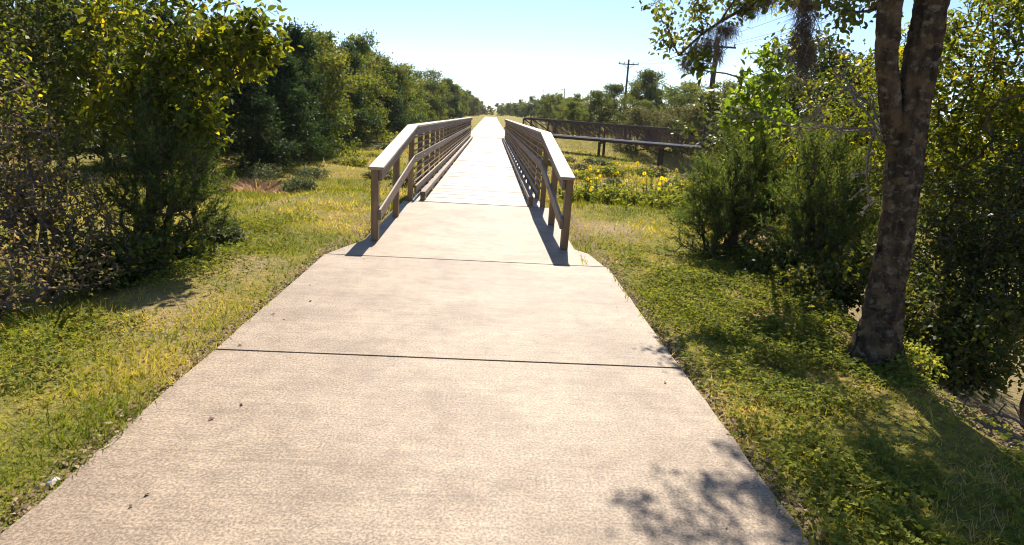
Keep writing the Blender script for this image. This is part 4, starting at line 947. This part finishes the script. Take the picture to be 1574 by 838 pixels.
def flower_meshes(seed):
    rng = rng_(seed); n = 13; a = np.arange(n)*2*math.pi/n; P = np.stack([np.cos(a)*.018, np.zeros(n), np.sin(a)*.018], 1)
    D = np.stack([np.cos(a), np.full(n, -.12)+rng.normal(size=n)*.12, np.sin(a)], 1); S = np.cross(D, [[0, 1., 0]]); L = .05*(.85+.3*rng.random((n, 1)))
    V = np.stack([P, P+D*L*.45+S*.015, P+D*L, P+D*L*.45-S*.015], 1).reshape(-1, 3)
    pet = raw_mesh('petals', V, np.arange(4*n).reshape(n, 4), M_PETAL, np.repeat(rng.random(n), 4))
    bm = bmesh.new(); bmesh.ops.create_uvsphere(bm, u_segments=10, v_segments=6, radius=.010, matrix=Matrix.Diagonal((1, .55, 1, 1)))
    cen = bpy.data.meshes.new('centre'); bm.to_mesh(cen); bm.free(); cen.materials.append(M_SEED)
    return pet, cen
FM = [flower_meshes(s) for s in (1, 2, 3)]
def flower(x, y, h, seed, label, sc=1.0):
    rng = rng_(seed); z0 = gz(x, y); root = empty('wildflower', (x, y, z0), rng.random()*.8-.4)
    lx, ly = rng.normal()*.06, rng.normal()*.06
    pts = np.array([(0, 0, -.02), (lx*.3, ly*.3, h*.4), (lx*.7, ly*.7, h*.8), (lx, ly, h)])
    V, F = tubes(pts[:-1], pts[1:], [.006, .005, .004], [.005, .004, .004], 5); st = obj('stem', raw_mesh('stem', V, F, M_STEM), root)
    n = 9; zz = rng.uniform(.1*h, .8*h, n); P = np.stack([np.interp(zz, pts[:, 2], pts[:, 0]), np.interp(zz, pts[:, 2], pts[:, 1]), zz], 1); D = rng.normal(size=(n, 3)); D[:, 2] = .4
    V, F = leaf_quads(P, D, .07+.05*rng.random(n), .2, rng); obj('leaves', raw_mesh('leaves', V, F, M_CLOVER, np.repeat(rng.random(n)*.7, 4)), root)
    pet, cen = FM[rng.integers(3)]
    hd = obj('petals', pet, root, (lx, ly-.01, h)); hd.rotation_euler = (-.3+rng.normal()*.5, 0, rng.normal()*.5); hd.scale = (sc,)*3
    obj('centre', cen, hd, (0, -.006, 0))
    return tag(root, label, 'flower', 'yellow wildflowers in the meadow right of the bridge')
rg = rng_(640); fid = 0
for (cx, cy, sx, sy, n, lab) in [(3.6, 14.6, .6, 1.0, 34, 'from the left in the dense yellow cluster mid-meadow'), (4.85, 14.2, .5, .7, 14, 'from the left in the loose yellow group beside the cedar bush'),
                                 (2.0, 14.0, .3, .8, 9, 'from the left among those hugging the right bridge railing'), (3.0, 16.5, .7, 1.2, 13, 'from the left among those in taller grass further back'),
                                 (3.9, 20.5, .8, 1.5, 5, 'from the left of the small distant ones towards the truss bridge'), (2.6, 12.6, .5, .3, 3, 'from the left of the low ones before the weeds')]:
    for k, px_ in enumerate(sorted(cx+rg.normal(size=n)*sx*.7)):
        fid += 1; flower(float(px_), cy+rg.normal()*sy*.6, .5+.4*rg.random() if n > 4 else .3+.1*rg.random(), 700+fid, f'{ordn(k)} yellow wildflower {lab}', .42+.34*rg.random())

# stones and the concrete drain edge
def stone(x, y, s, seed, label):
    rng = rng_(seed); bm = bmesh.new(); bmesh.ops.create_icosphere(bm, subdivisions=3, radius=1)
    for v in bm.verts: v.co *= 1+.3*(float(fbm(v.co.x*1.5+seed, v.co.y*1.5+v.co.z, seed))-.5)*1.4
    bmesh.ops.scale(bm, vec=(s, s*.75, s*.5), verts=bm.verts); me = bpy.data.meshes.new('stone'); bm.to_mesh(me); bm.free(); me.materials.append(M_STONE)
    for p in me.polygons: p.use_smooth = True
    o = obj('stone', me, None, (x, y, gz(x, y)+s*.25), (0, 0, rng.random()*3)); return tag(o, label, 'stone')
stone(-1.88, 2.68, .032, 1, 'small white stone at the left path edge')
stone(-1.98, 3.15, .016, 2, 'tiny pale pebble in the left grass beyond the white stone')
o = obj('drain_slab', box_mesh(.75, .5, .16, M_CONC, .015, 'drain_slab'), None, (-3.7, 18.9, gz(-3.7, 18.9)+.05), (0, .02, .1)); tag(o, 'pale concrete drain slab lying in the grass left of the bridge', 'drain slab')

# ------------------------------------------------------------------ thin summer haze
hz, N, L, P = new_mat('haze_air'); N.remove(P)
vol = N.new('ShaderNodeVolumePrincipled'); vol.inputs['Density'].default_value = 0.00014; vol.inputs['Color'].default_value = (0.86, 0.92, 1.0, 1); vol.inputs['Anisotropy'].default_value = 0.35
L.new(vol.outputs[0], N['Material Output'].inputs['Volume'])
bm = bmesh.new(); bmesh.ops.create_cube(bm, size=1); bmesh.ops.scale(bm, vec=(7200, 7200, 20), verts=bm.verts)
me = bpy.data.meshes.new('haze'); bm.to_mesh(me); bm.free(); me.materials.append(hz)
tag(obj('haze', me, None, (0, 0, 4.0)), 'thin pale haze over the whole trail', 'haze', kind='stuff')
